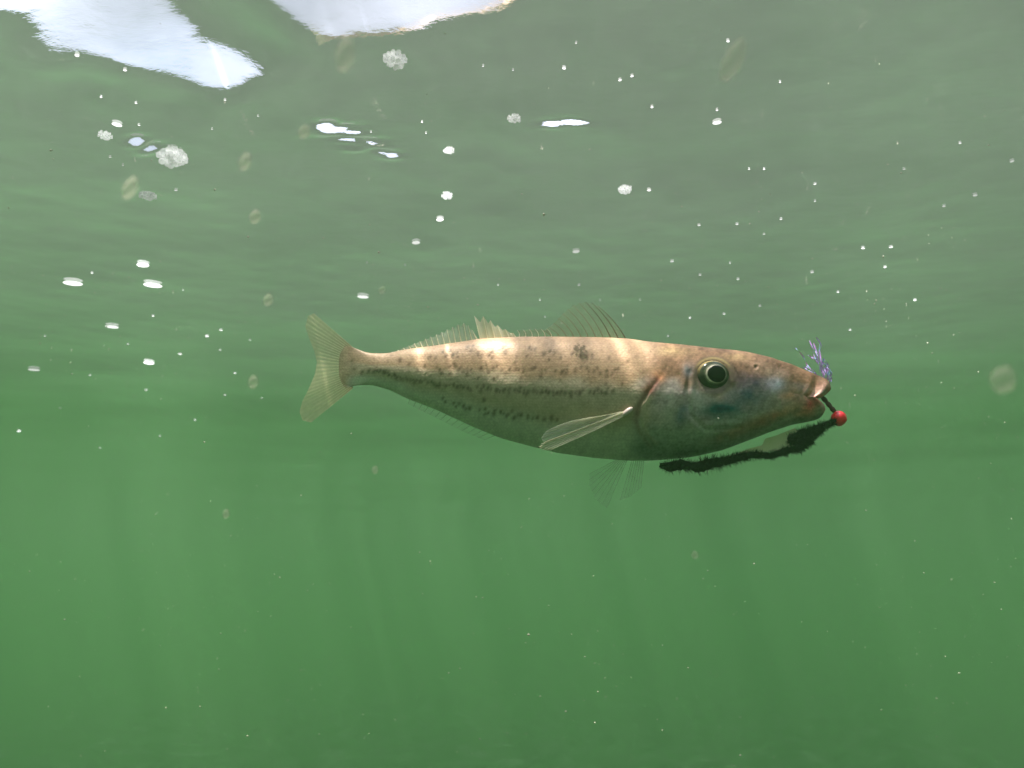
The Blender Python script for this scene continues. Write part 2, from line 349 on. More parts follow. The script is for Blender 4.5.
DEPTH = [(290, .500), (350, .478), (450, .462), (600, .452), (720, .445), (840, .438)]
def fish_y(px):
    return smooth_interp(DEPTH, px, 25)

R = np.array(_Rc)
def world_pt(px, py, out=0.0):
    """point of the fish's middle plane at (px, py), moved towards the near side by out metres (arrays)"""
    px, py = np.asarray(px, float), np.asarray(py, float)
    d = np.stack([(px - 512) / F_PX, (384 - py) / F_PX, -np.ones_like(px)], -1) @ R.T
    y = fish_y(px) - out                                  # slid along the line of sight
    return np.array(CAM_POS) + d * (y / d[..., 1])[..., None]

def project(P):
    q = (P - np.array(CAM_POS)) @ R
    return 512 - F_PX * q[..., 0] / q[..., 2], 384 + F_PX * q[..., 1] / q[..., 2]
PXM = 0.45 / F_PX            # metres per pixel at the fish

TOP = [(340, 345), (346, 346), (358, 350), (371, 353.5), (388, 353.5), (407, 349.5), (436, 346), (467, 341.5), (479, 339.5), (518, 337.5),
       (554, 337.5), (596, 338), (627, 339.5), (650, 343), (681, 346), (709, 349.5), (742, 353), (765, 358), (789, 364.5),
       (805, 371), (819, 376.5), (826, 379.5), (829.5, 384), (831, 391), (834, 398)]
BOT = [(340, 389), (346, 387), (357, 385), (373, 385), (390, 390), (407, 398.5), (436, 409.5), (450, 416), (476, 428), (502, 438.4), (538, 448),
       (559, 453), (596, 458), (627, 460.5), (650, 460.5), (679, 458.5), (697, 456), (723, 450), (751, 439.5), (770, 432), (793, 424.5), (807, 422), (816, 420), (820, 418), (823, 414.5), (824.5, 411), (826, 407)]
HALF = [(336, .1), (345, .5), (352, 2.2), (360, 5), (371, 9), (400, 17), (450, 28), (520, 38), (600, 43), (650, 44), (700, 41), (750, 34), (770, 29.5), (790, 24)]

XM = 770.0
NB, NH, NI, NA = 430, 60, 14, 200
phi = np.linspace(0, 2 * math.pi, NA, endpoint=False)
tt, side = np.sin(phi), np.cos(phi)                   # t: +1 back, -1 belly; side: + near
rings_px, rings_py, rings_out = [], [], []
def sect(t, p):
    return (1 - np.clip(np.abs(t), 0, 1) ** p) ** (1 / p)
for px in np.linspace(341, XM, NB):
    a, b = smooth_interp(TOP, px, 4), smooth_interp(BOT, px, 4)
    mid, h = (a + b) / 2, (b - a) / 2
    head = np.clip((px - 640) / 90, 0, 1)
    p = 2.0 + .5 * head
    rings_px.append(px + 7 * (np.abs(tt) ** 3 - .3) * np.clip((365 - px) / 24, 0, 1)); rings_py.append(mid - h * tt)
    w = smooth_interp(HALF, px, 8) if px > 385 else smooth_interp(HALF, px, 2 + 6 * (px - 341) / 44)
    # slab sided low on the belly, rounder on the back
    rings_out.append(w * sect(tt, p) * np.sign(side) * (1 - .06 * np.clip(-tt, 0, 1)))
base_py = rings_py[-1]
abst = np.abs(tt)
lip_px = 812 + np.where(tt > 0, 18.5, 12.5) * abst ** .75
lip_py = np.where(tt > 0, 401 - 10 * abst ** 1.1, 401 + 6 * abst)
w0, w1 = smooth_interp(HALF, XM, 8), 11.5
for s in np.linspace(0, 1, NH + 1)[1:]:
    px = XM + (lip_px - XM) * s
    py = base_py + (lip_py - base_py) * s
    k1, k2 = np.argmax(tt), np.argmin(tt)
    e_top = smooth_interp(TOP, px[k1], 4 - 2.5 * s) - py[k1]
    e_bot = smooth_interp(BOT, px[k2], 2) - py[k2]
    py = py + np.where(tt > 0, e_top, e_bot) * abst ** 3
    w = w0 + (w1 - w0) * s
    ridge = 3.6 * np.exp(-((s - .90) / .06) ** 2) - 1.6 * np.exp(-((s - .74) / .05) ** 2) + 1.2 * np.exp(-((s - .62) / .06) ** 2)
    ridge = ridge * (1 - abst ** 6)
    edge = 1 - .25 * np.clip((s - .95) / .05, 0, 1) ** 2
    rings_px.append(px); rings_py.append(py)
    rings_out.append((w * sect(tt, 2.4) + ridge) * edge * np.sign(side))
lp, ly_, lo = rings_px[-1], rings_py[-1], rings_out[-1]
for i in range(1, NI + 1):
    q = i / NI
    sc_ = math.cos(q * math.pi / 2) ** .6 if i < NI else 0.02
    cxm, cym = 812 - 20 * q, 401
    back = 12 * q * abst
    rings_px.append(cxm + (lp - 812) * max(sc_, .02) * (1 - q) ** .6 + 0 * back)
    rings_py.append(cym + (ly_ - cym) * sc_ * .92)
    rings_out.append(lo * sc_ * .9)
PXS, PYS, OUT = np.array(rings_px), np.array(rings_py), np.array(rings_out)
NR = len(PXS)

P_MID = world_pt(PXS, PYS)
_near = P_MID.copy(); _near[..., 1] -= np.abs(OUT) * PXM
U_, V_ = project(_near)                               # where each point of the near side is seen
def dist_poly(px, py, pts):
    """distance in pixels to a polyline, and how far along it (0..1)"""
    best = np.full(px.shape, 1e9); along = np.zeros(px.shape)
    n_ = len(pts) - 1
    for i in range(n_):
        (x0, y0), (x1, y1) = pts[i], pts[i + 1]
        vx, vy = x1 - x0, y1 - y0
        t = np.clip(((px - x0) * vx + (py - y0) * vy) / (vx * vx + vy * vy + 1e-9), 0, 1)
        d = np.hypot(px - x0 - t * vx, py - y0 - t * vy)
        m_ = d < best
        best = np.where(m_, d, best); along = np.where(m_, (i + t) / n_, along)
    return best, along

# lattice value noise in pixel coordinates, numpy
def vnoise(x, y, scale, seed):
    r_ = np.random.default_rng(seed).random((257, 257))
    x, y = x / scale + 50, y / scale + 50
    xi, yi = np.floor(x).astype(int), np.floor(y).astype(int)
    fx, fy = x - xi, y - yi
    fx, fy = fx * fx * (3 - 2 * fx), fy * fy * (3 - 2 * fy)
    g = lambda i, j: r_[i % 257, j % 257]
    return (g(xi, yi) * (1 - fx) + g(xi + 1, yi) * fx) * (1 - fy) + (g(xi, yi + 1) * (1 - fx) + g(xi + 1, yi + 1) * fx) * fy

def ss0(a, b, x):
    t = np.clip((x - a) / (b - a), 0, 1); return t * t * (3 - 2 * t)
GILL = [(666, 372), (657, 383), (648, 395), (641, 407), (641, 420), (645, 432), (654, 444), (672, 453), (700, 452)]
PREOP = [(690, 372), (687, 392), (690, 415), (706, 430), (740, 428)]
LATERAL = [(346, 368), (400, 371), (450, 376), (500, 376), (527, 374), (555, 369), (585, 365), (616, 364.5), (630, 369), (642, 377)]
EYE = (713, 375.5)
side_mask = np.abs(side[None, :]) * np.ones((NR, 1))
# relief: raised gill cover edge, cheek plate, eye socket, nostril
d, al = dist_poly(U_, V_, GILL)
inside_gill = (U_ > np.interp(V_, [372, 383, 395, 407, 420, 432, 444, 460], [666, 657, 648, 641, 641, 645, 654, 672])) & (V_ > 368)
relief = np.where(inside_gill, .7 * np.exp(-(d / 9) ** 2), -.9 * np.exp(-(d / 4) ** 2))
relief = relief * ss0(366, 392, V_) * .8
d, al = dist_poly(U_, V_, PREOP)
relief += -.7 * np.exp(-(d / 2.5) ** 2) + .5 * np.exp(-((d - 4) / 3) ** 2)
de = np.hypot((U_ - EYE[0]) / 18.5, (V_ - EYE[1]) / 16.5)
relief += -3.5 * np.exp(-(de / .75) ** 4) + .25 * np.exp(-((de - 1.12) / .16) ** 2)
relief += -1.2 * np.exp(-(np.hypot(U_ - 756, V_ - 367) / 1.6) ** 2) + .5 * np.exp(-((np.hypot(U_ - 756, V_ - 367) - 3) / 1.2) ** 2)
d, al = dist_poly(U_, V_, [(724, 446), (760, 428), (800, 412)])
relief += -.8 * np.exp(-(d / 2.2) ** 2)
relief += (vnoise(U_, V_, 14, 3) - .5) * 1.0 * np.clip((U_ - 630) / 40, 0, 1)
relief[NB + NH:] *= 0
OUTM = (OUT + relief * np.sign(side)[None, :] * np.clip(side_mask * 1.6, 0, 1) ** .7) * PXM
P = P_MID.copy(); P[..., 1] -= OUTM
verts = P.reshape(-1, 3)
ids = np.arange(NR * NA).reshape(NR, NA)
q = np.stack([ids[:-1], ids[1:], np.roll(ids[1:], -1, 1), np.roll(ids[:-1], -1, 1)], -1).reshape(-1, 4)
faces = q.tolist() + [ids[0].tolist(), ids[-1][::-1].tolist()]

# ---------------------------------------------------------------- skin colour (the fish's own markings)
def C(*c): return np.array(c, float)
X_, Y_ = U_, V_
top = smooth_interp(TOP, np.clip(X_, 340, 829), 3); bot = smooth_interp(BOT, np.clip(X_, 340, 829), 3)
v = np.clip((Y_ - top) / np.maximum(bot - top, 1), 0, 1)          # 0 back, 1 belly
def ss(a, b, x):
    t = np.clip((x - a) / (b - a), 0, 1); return t * t * (3 - 2 * t)
def lay(col, c, a):
    return col * (1 - a[..., None]) + c * a[..., None]
n1, n2, n3 = vnoise(X_, Y_, 16, 1), vnoise(X_, Y_, 6, 2), vnoise(X_, Y_ * 1.4, 2.6, 4)
BACK, FLANK, BELLY = C(.42, .265, .155), C(.46, .37, .25), C(.66, .64, .52)
vj = v + (n1 - .5) * .08
col = np.ones(X_.shape + (3,)) * BACK
col = lay(col, FLANK, ss(.30, .42, vj))
col = lay(col, BELLY, ss(.62, .88, vj))
ll = np.interp(X_, [p[0] for p in LATERAL], [p[1] for p in LATERAL])
tailw = ss(470, 360, X_)
col = lay(col, C(.36, .27, .18), tailw * .5 * ss(.5, .2, v))
# blotches and saddles
for (bx0, wd, y1, a) in ((550, 6, 354, .5), (585, 8, 364, .3), (470, 9, 352, .22), (437, 7, 360, .2), (516, 8, 350, .25), (612, 5, 350, .15)):
    m_ = np.exp(-((X_ - bx0 + (n2 - .5) * 6) / wd) ** 2) * ss(y1 + 8, y1 - 6, Y_)
    col = lay(col, C(.20, .13, .085), m_ * a)
col *= (1 + (n2 - .5)[..., None] * .16 + (n3 - .5)[..., None] * .14)
# spots
SPOTS = [(463, 387.6), (468, 388), (481, 389), (488, 388), (505, 389), (510, 389), (518, 391), (524, 393), (527, 394), (537, 392), (542, 390), (546, 391),
         (549, 391), (553, 392), (557, 393), (561, 393), (565, 393), (571, 396), (580, 393), (590, 392), (594, 393), (598, 390), (602, 394), (606, 393), (613, 391),
         (454, 386), (446, 386), (439, 385.5), (433, 383), (428, 382), (420, 381), (413, 380), (407, 379), (401, 379), (396, 378), (389, 375), (384, 372), (377, 371),
         (369, 371), (362, 372), (352, 361), (354, 369), (549, 360), (555.5, 371), (566, 373), (567, 368), (575, 371), (587, 368), (597, 368), (600, 373), (607, 375),
         (618, 369), (572, 354), (550, 351), (535, 349), (515, 363), (516, 369), (535, 368), (454, 364), (461, 368), (463, 372), (467, 374), (481, 368),
         (488, 371), (437, 367), (440, 370), (473, 346), (471, 351), (478, 353), (481, 357), (457, 353), (453, 355), (503, 348), (505, 351), (515, 361), (517, 369), (523, 372),
         (466, 409), (484, 400), (485, 409), (488, 413), (494, 413.5), (501, 412), (507, 415.6), (514, 418), (521, 415), (528, 416), (533, 418), (545, 419), (552, 420), (557, 420),
         (425, 366), (417, 370), (409, 364), (400, 360), (446, 356), (430, 357), (492, 358), (497, 366), (527, 356), (541, 376), (560, 380), (592, 358), (609, 358), (628, 361), (606, 384),
         (622, 384), (584, 381), (521, 378), (505, 374), (494, 379), (478, 378), (450, 374)]
_s = random.Random(2)
for _row, _n, _sp in (([(372, 370), (407, 379), (450, 386), (505, 389.5), (557, 393), (616, 391)], 70, 1.3), ([(440, 399), (466, 407), (501, 412.5), (528, 416), (560, 420)], 22, 1.8),
                      ([(440, 369), (480, 370), (520, 370), (575, 371), (622, 370)], 26, 2.4), ([(430, 357), (480, 354), (540, 352), (600, 353)], 18, 3)):
    for _k in range(_n):
        _t2 = (_k + _s.random()) / _n; _i = _t2 * (len(_row) - 1); _j = min(int(_i), len(_row) - 2); _f = _i - _j
        SPOTS.append((_row[_j][0] * (1 - _f) + _row[_j + 1][0] * _f, _row[_j][1] * (1 - _f) + _row[_j + 1][1] * _f + _s.gauss(0, _sp)))
spots = [(x, y, 1.4 + 1.0 * _s.random(), .60 + .4 * _s.random()) for x, y in SPOTS]
for k in range(160):                      # fainter freckles on scale rows
    px = _s.uniform(372, 640); py = _s.uniform(float(pinterp(TOP, px)) + 3, float(pinterp(TOP, px)) + (float(pinterp(BOT, px)) - float(pinterp(TOP, px))) * .62)
    spots.append((px, py, _s.uniform(.9, 1.5), _s.uniform(.15, .4)))
acc = np.zeros(X_.shape)
for (sx, sy, r_, a_) in spots:
    r_ *= .95
    i0, i1 = np.searchsorted(PXS[:NB, 0], [512 + (sx - 512) * .93 - 12, 512 + (sx - 512) / .97 * 1.0 + 12])
    if sx < 512: i0, i1 = np.searchsorted(PXS[:NB, 0], [sx - 12, sx + 24])
    xs, ys = X_[i0:i1], Y_[i0:i1]
    if i1 > i0:
        jx = (n3[i0:i1] - .5) * 1.2
        acc[i0:i1] = np.maximum(acc[i0:i1], a_ * np.exp(-(((xs - sx + jx + (ys - sy) * .25) / r_) ** 2 + ((ys - sy + jx) / (r_ * 1.25)) ** 2) ** 1.2))
col = lay(col, C(.08, .045, .022), acc * .88)
d, al = dist_poly(X_, Y_, LATERAL)
col = lay(col, C(.50, .36, .22), .42 * np.exp(-(d / .9) ** 2) * ss(380, 500, X_))
# pale scale edges catch along the flank rows
rows = .5 + .5 * np.sin(Y_ * 2.1 + np.sin(X_ * 1.9) * 1.4)
col *= (1 + .05 * (rows - .5)[..., None] * (X_ < 640)[..., None])
# head
hd = ss(628, 662, X_ + (Y_ - 400) * .25 + (n1 - .5) * 14)
HT, HC, HL = C(.27, .155, .09), C(.46, .36, .31), C(.38, .39, .31)
hcol = np.ones_like(col) * HT
hcol = lay(hcol, HC, ss(.24, .42, v + (n1 - .5) * .15))
hcol = lay(hcol, HL, ss(.60, .85, v + (n1 - .5) * .1))
def blob(c, cx, cy, rx, ry, a, rot=0.0, pw=1.0):
    global hcol
    cs, sn = math.cos(rot), math.sin(rot)
    dx, dy = X_ - cx, Y_ - cy
    u, w_ = (cs * dx + sn * dy) / rx, (-sn * dx + cs * dy) / ry
    hcol = lay(hcol, c, a * np.exp(-(u * u + w_ * w_) ** pw) * (.65 + .7 * n2))
blob(C(.38, .26, .13), 672, 351, 20, 5, .75)
blob(C(.40, .27, .13), 735, 357, 14, 4, .6)
blob(C(.42, .33, .22), 640, 348, 14, 6, .6)
blob(C(.40, .19, .09), 659, 377, 8, 6, .95, .6)
blob(C(.30, .10, .06), 648, 390, 7, 14, .95, .7)
blob(C(.17, .05, .04), 634, 409, 9, 14, 1.0, .6)
blob(C(.46, .36, .25), 646, 417, 4, 14, .8)
blob(C(.13, .14, .15), 689, 371, 6, 8, .8)
blob(C(.13, .155, .18), 682, 415, 7, 13, .75, .3)
blob(C(.50, .46, .38), 668, 405, 7, 20, .55, .15)
blob(C(.42, .40, .32), 695, 398, 6, 14, .5)
blob(C(.045, .12, .12), 722, 410, 26, 9, 1.0, -.05)
blob(C(.12, .14, .15), 748, 396, 18, 10, .9)
blob(C(.16, .12, .15), 755, 382, 26, 9, .75, .15)
blob(C(.52, .50, .54), 777, 384, 8, 9, .9, -.3)
blob(C(.52, .48, .42), 700, 399, 7, 12, .6)
blob(C(.60, .42, .34), 719, 397, 5, 4, .7)
blob(C(.40, .24, .15), 757, 366, 10, 4, .5)
blob(C(.48, .26, .16), 790, 394, 14, 9, .85, -.6)
blob(C(.46, .30, .20), 772, 372, 22, 6, .7, .3)
blob(C(.43, .23, .15), 768, 419, 36, 7, .95, -.40)
blob(C(.34, .20, .13), 735, 432, 26, 6, .8, -.35)
blob(C(.56, .27, .18), 806, 411, 15, 9, .95, -.2)
blob(C(.62, .13, .11), 813, 402, 11, 6, 1.0, -.3)
blob(C(.16, .20, .13), 690, 450, 34, 7, .6)
blob(C(.12, .16, .10), 640, 448, 22, 9, .5)
dl, al = dist_poly(X_, Y_, [(829, 384), (816, 389), (804, 399), (794, 410)])
hcol = lay(hcol, C(.52, .29, .20), .95 * np.exp(-(dl / 4.2) ** 2))
dl, al = dist_poly(X_, Y_, [(822, 383), (806, 388), (795, 399)])
hcol = lay(hcol, C(.33, .17, .10), .6 * np.exp(-(dl / 2.2) ** 2))
n5 = vnoise(X_, Y_, 1.6, 9)
hcol *= (1 + (n5 - .5)[..., None] * .30 + (n3 - .5)[..., None] * .35 + (n2 - .5)[..., None] * .3 + (n1 - .5)[..., None] * .2)
hm = hcol[hd > .5].mean(0)
hcol = np.clip(hm * .94 + (hcol - hm) * 1.12, .015, .85)
col = lay(col, hcol, hd)
# darker scaly root of the tail fin
col = lay(col, C(.26, .19, .12), .4 * np.exp(-((X_ - 351 + 3 * (n2 - .5)) / 6) ** 2))
col = lay(col, C(.38, .29, .18), ss(352, 344, X_))
# gill slit and eye rim
d, al = dist_poly(X_, Y_, [(657, 380), (646, 393), (637.5, 407), (636, 421), (641, 434), (650, 446)])
col = lay(col, C(.14, .045, .03), (.8 - .45 * al) * np.exp(-(d / 3.0) ** 2))
d, al = dist_poly(X_, Y_, [(651, 397), (643, 408), (642, 421), (647, 434), (656, 443)])
col = lay(col, C(.60, .47, .33), (.7 - .4 * al) * np.exp(-(d / 2.0) ** 2))
col = lay(col, C(.12, .085, .055), .8 * ss(1.32, 1.02, de))
col = lay(col, C(.50, .36, .14), .7 * np.exp(-((de - 1.05) / .06) ** 2) * ss(370, 362, Y_))
col = lay(col, C(.42, .31, .18), .25 * np.exp(-((de - 1.2) / .08) ** 2) * ss(380, 390, Y_))
col = lay(col, C(.12, .07, .04), .8 * np.exp(-(np.hypot(X_ - 756, Y_ - 367) / 1.8) ** 2))
# mouth
ring = np.arange(NR)[:, None] * np.ones((1, NA))
col = lay(col, C(.48, .17, .13), ss(NB + NH - 6, NB + NH + 1, ring) * .9)
col = lay(col, C(.12, .03, .025), ss(NB + NH + 1, NB + NH + 8, ring))
col = np.clip(col, .01, .9)
silver = np.clip(.06 + ss(.25, .8, v) * .32 + hd * ss(.25, .5, v) * .15, 0, .65)
silver *= (ring < NB + NH - 8)

fish = bpy.data.objects.new("fish", None)
FISH_O = Vector(world_pt(600, 400).tolist())
fish.location = FISH_O
fish.empty_display_size = .05
link(fish)
tag(fish, "brown spotted silvery fish swimming to the right with a dark lure in its mouth", "fish")

def fmesh(name, verts, faces, mats, parent=fish, smooth=True):
    """mesh given in world coordinates, parented under the fish (offset so that it stays put)"""
    base = Vector((0, 0, 0)); p_ = parent
    while p_ is not None:
        base = base + p_.location; p_ = p_.parent
    vv = np.asarray(verts, float) - np.array(base)
    return mesh_obj(name, vv.tolist(), faces, mats, parent, smooth)

m, n, l, p, o = principled("fish_skin", (1, 1, 1), .48)
at_ = n.new("ShaderNodeAttribute"); at_.attribute_name = "skin"
as_ = n.new("ShaderNodeAttribute"); as_.attribute_name = "silver"
nz = n.new("ShaderNodeTexNoise"); nz.inputs['Scale'].default_value = 900; nz.inputs['Detail'].default_value = 3
tco = n.new("ShaderNodeTexCoord")
l.new(tco.outputs['Object'], nz.inputs['Vector'])
mr = n.new("ShaderNodeMapRange"); mr.inputs[3].default_value = .78; mr.inputs[4].default_value = 1.22
l.new(nz.outputs['Fac'], mr.inputs[0])
mm = n.new("ShaderNodeVectorMath"); mm.operation = 'SCALE'
l.new(at_.outputs['Color'], mm.inputs[0]); l.new(mr.outputs[0], mm.inputs['Scale'])
mv = n.new("ShaderNodeMapRange"); mv.inputs[1].default_value = .15; mv.inputs[2].default_value = .8; mv.inputs[3].default_value = 1.08; mv.inputs[4].default_value = .86
mm2 = n.new("ShaderNodeVectorMath"); mm2.operation = 'SCALE'
l.new(mm.outputs[0], mm2.inputs[0]); l.new(mv.outputs[0], mm2.inputs['Scale']); l.new(mm2.outputs[0], p.inputs['Base Color'])
l.new(as_.outputs['Fac'], p.inputs['Metallic'])
vo = n.new("ShaderNodeTexVoronoi"); vo.inputs['Scale'].default_value = 430
avs = n.new("ShaderNodeAttribute"); avs.attribute_name = "scale_grid"; vo.inputs['Scale'].default_value = 1.0; vo.inputs['Randomness'].default_value = .45
l.new(avs.outputs['Vector'], vo.inputs['Vector'])
bmp = n.new("ShaderNodeBump"); bmp.inputs['Strength'].default_value = .22; bmp.inputs['Distance'].default_value = .0003; bmp.invert = True
ah_ = n.new("ShaderNodeAttribute"); ah_.attribute_name = "scaled"
mh = n.new("ShaderNodeMath"); mh.operation = 'MULTIPLY'
l.new(vo.outputs['Distance'], mv.inputs[0]); l.new(vo.outputs['Distance'], mh.inputs[0]); l.new(ah_.outputs['Fac'], mh.inputs[1])
n_m = n.new("ShaderNodeTexNoise"); n_m.inputs['Scale'].default_value = 95; n_m.inputs['Detail'].default_value = 5; n_m.inputs['Roughness'].default_value = .6
l.new(tco.outputs['Object'], n_m.inputs['Vector'])
bm2 = n.new("ShaderNodeBump"); bm2.inputs['Strength'].default_value = .55; bm2.inputs['Distance'].default_value = .0011
l.new(n_m.outputs['Fac'], bm2.inputs['Height']); l.new(bm2.outputs[0], bmp.inputs['Normal'])
l.new(mh.outputs[0], bmp.inputs['Height']); l.new(bmp.outputs[0], p.inputs['Normal'])
p.inputs['Specular IOR Level'].default_value = .18
SKIN = m
body = fmesh("body", verts, faces, [SKIN])
bmx = bmesh.new(); bmx.from_mesh(body.data); bmesh.ops.recalc_face_normals(bmx, faces=bmx.faces); bmx.to_mesh(body.data); bmx.free()
body.data.polygons.foreach_set('use_smooth', [True] * len(body.data.polygons))
ca = body.data.color_attributes.new("skin", 'FLOAT_COLOR', 'POINT')
ca.data.foreach_set('color', np.concatenate([col.reshape(-1, 3), np.ones((NR * NA, 1))], 1).ravel())
sg_ = body.data.attributes.new('scale_grid', 'FLOAT_VECTOR', 'POINT')
row_ = PYS / 2.6
sg_.data.foreach_set('vector', np.stack([PXS / 3.1 + .5 * (np.floor(row_) % 2), row_ - PXS * .01, 0 * PXS], -1).reshape(-1).astype(np.float32))
for nm, arr in (("silver", silver), ("scaled", 1 - hd * .8)):
    fa = body.data.attributes.new(nm, 'FLOAT', 'POINT'); fa.data.foreach_set('value', arr.ravel().astype(np.float32))

# ---------------------------------------------------------------- eyes
m, n, l, p, o = principled("eye_iris", (1, 1, 1), .18)
ae = n.new("ShaderNodeAttribute"); ae.attribute_name = "skin"
l.new(ae.outputs['Color'], p.inputs['Base Color'])
p.inputs['Specular IOR Level'].default_value = .15; p.inputs['Coat Weight'].default_value = .05; p.inputs['Metallic'].default_value = .1
IRIS = m
PUPIL = principled("eye_pupil", (.003, .003, .003), .25, **{"Specular IOR Level": .12})[0]
w_eye = float(np.abs(OUT[:NB] + 0)[np.unravel_index(np.argmin(np.hypot(U_[:NB] - 713, V_[:NB] - 375.5) + 99 * (side < 0)[None, :]), (NB, NA))])
for sgn in (1, -1):
    c = world_pt(713, 375.5, (w_eye - 4.6) * PXM)
    if sgn < 0: c[1] = 2 * float(fish_y(713)) - c[1]
    ax = Vector((0.10, -sgn, .0 - .02)).normalized()
    u_ = ax.cross(Vector((0, 0, 1))).normalized(); w_ = u_.cross(ax).normalized()
    vs_, fs_, cl_ = [], [], []
    A_, B_ = 34, 48
    for i in range(A_ + 1):
        th = math.pi * .62 * i / A_
        for j in range(B_):
            ph = 2 * math.pi * j / B_
            rx, ry, rz = 16.4 * PXM, 14.6 * PXM, 9.5 * PXM
            q_ = Vector(c) + u_ * (rx * math.sin(th) * math.cos(ph)) + w_ * (ry * math.sin(th) * math.sin(ph)) + ax * (rz * math.cos(th))
            vs_.append(q_)
            rr = math.sin(th) if th < math.pi / 2 else 1.2
            k = .82 + .36 * mnoise.noise(Vector((math.cos(ph) * 3, math.sin(ph) * 3, th * 5)))
            up = max(0, math.sin(ph))
            if rr < .50: cc = (.02, .02, .02)
            elif rr < .615: cc = (.88 * k, .76 * k, .56 * k)
            elif rr < .68: cc = (.20 * k, .20 * k, .13 * k)
            elif rr < .90: cc = (.055 * k, .06 * k, .035 * k)
            else: cc = (.05 + .4 * up * k, .045 + .28 * up * k, .03 + .07 * up)
            cl_.append(cc)
            if i < A_:
                a = i * B_ + j; b = i * B_ + (j + 1) % B_
                fs_.append((a, a + B_, b + B_, b))
    e = fmesh("eye", vs_, fs_, [IRIS])
    ca = e.data.color_attributes.new("skin", 'FLOAT_COLOR', 'POINT')
    ca.data.foreach_set('color', np.array([(*x, 1) for x in cl_]).ravel())
    # pupil: a small dome sitting proud of the iris
    vs_, fs_ = [], []
    cp = Vector(c) + ax * (8.35 * PXM) + u_ * (-1.0 * PXM if sgn > 0 else PXM)
    for i in range(9):
        th = math.pi / 2 * i / 8
        for j in range(32):
            ph = 2 * math.pi * j / 32
            vs_.append(cp + (u_ * math.cos(ph) + w_ * math.sin(ph) * .97) * (8.7 * PXM * math.sin(th)) + ax * (1.7 * PXM * math.cos(th)))
            if i < 8:
                a = i * 32 + j; b = i * 32 + (j + 1) % 32
                fs_.append((a, a + 32, b + 32, b))
    fmesh("pupil", vs_, fs_, [PUPIL], e)

# ---------------------------------------------------------------- fins
def fin_mat(name, color, alpha, rough=.4, nscale=260):
    m, n, l = new_mat(name)
    out = n.new("ShaderNodeOutputMaterial")
    tr = n.new("ShaderNodeBsdfTransparent")
    pr = n.new("ShaderNodeBsdfPrincipled"); pr.inputs['Base Color'].default_value = (*color, 1); pr.inputs['Roughness'].default_value = rough
    tl = n.new("ShaderNodeBsdfTranslucent"); tl.inputs['Color'].default_value = (*color, 1)
    m1 = n.new("ShaderNodeMixShader"); m1.inputs[0].default_value = .5
    m2 = n.new("ShaderNodeMixShader")
    nz = n.new("ShaderNodeTexNoise"); nz.inputs['Scale'].default_value = nscale; nz.inputs['Detail'].default_value = 4
    tcx = n.new("ShaderNodeTexCoord"); l.new(tcx.outputs['Object'], nz.inputs['Vector'])
    mr = n.new("ShaderNodeMapRange"); mr.inputs[3].default_value = max(alpha - .14, 0); mr.inputs[4].default_value = min(alpha + .14, 1)
    l.new(nz.outputs['Fac'], mr.inputs[0])
    l.new(pr.outputs[0], m1.inputs[1]); l.new(tl.outputs[0], m1.inputs[2])
    ar = n.new("ShaderNodeAttribute"); ar.attribute_name = "root"      # fleshy where it leaves the body
    mxa = n.new("ShaderNodeMath"); mxa.operation = 'MAXIMUM'
    l.new(mr.outputs[0], mxa.inputs[0]); l.new(ar.outputs['Fac'], mxa.inputs[1])
    cmx = n.new("ShaderNodeMix"); cmx.data_type = 'RGBA'; cmx.inputs[6].default_value = (*color, 1); cmx.inputs[7].default_value = (.38, .29, .18, 1)
    l.new(ar.outputs['Fac'], cmx.inputs[0]); l.new(cmx.outputs[2], pr.inputs['Base Color']); l.new(cmx.outputs[2], tl.inputs['Color'])
    l.new(mxa.outputs[0], m2.inputs[0]); l.new(tr.outputs[0], m2.inputs[1]); l.new(m1.outputs[0], m2.inputs[2])
    l.new(m2.outputs[0], out.inputs['Surface'])
    return m
M_CLEAR = fin_mat("clear_fin_membrane", (.86, .86, .72), .42)
M_DORS = fin_mat("spiny_fin_membrane", (.55, .52, .32), .28)
M_TAIL = fin_mat("tail_fin_membrane", (.90, .80, .48), .62)
M_PECT = fin_mat("pectoral_fin_membrane", (.88, .82, .62), .72)
M_FAINT = fin_mat("faint_fin_membrane", (.50, .56, .45), .11)
M_RAYP = fin_mat("pale_fin_ray", (.95, .93, .76), .95)
M_RAYD = fin_mat("dark_fin_ray", (.42, .34, .20), .55)
M_LEAD = fin_mat("brown_leading_ray", (.20, .12, .06), .9)
M_RAYW = fin_mat("web_fin_ray", (.85, .82, .62), .5)
M_RAYF = fin_mat("faint_fin_ray", (.30, .32, .20), .24)

def along(pts, t, smooth_=False):
    pts = np.array(pts, float)
    seg = np.hypot(*np.diff(pts[:, :2], axis=0).T); cum = np.concatenate([[0], np.cumsum(seg)])
    s = np.asarray(t) * cum[-1]
    return np.stack([np.interp(s, cum, pts[:, k]) for k in range(pts.shape[1])], -1)

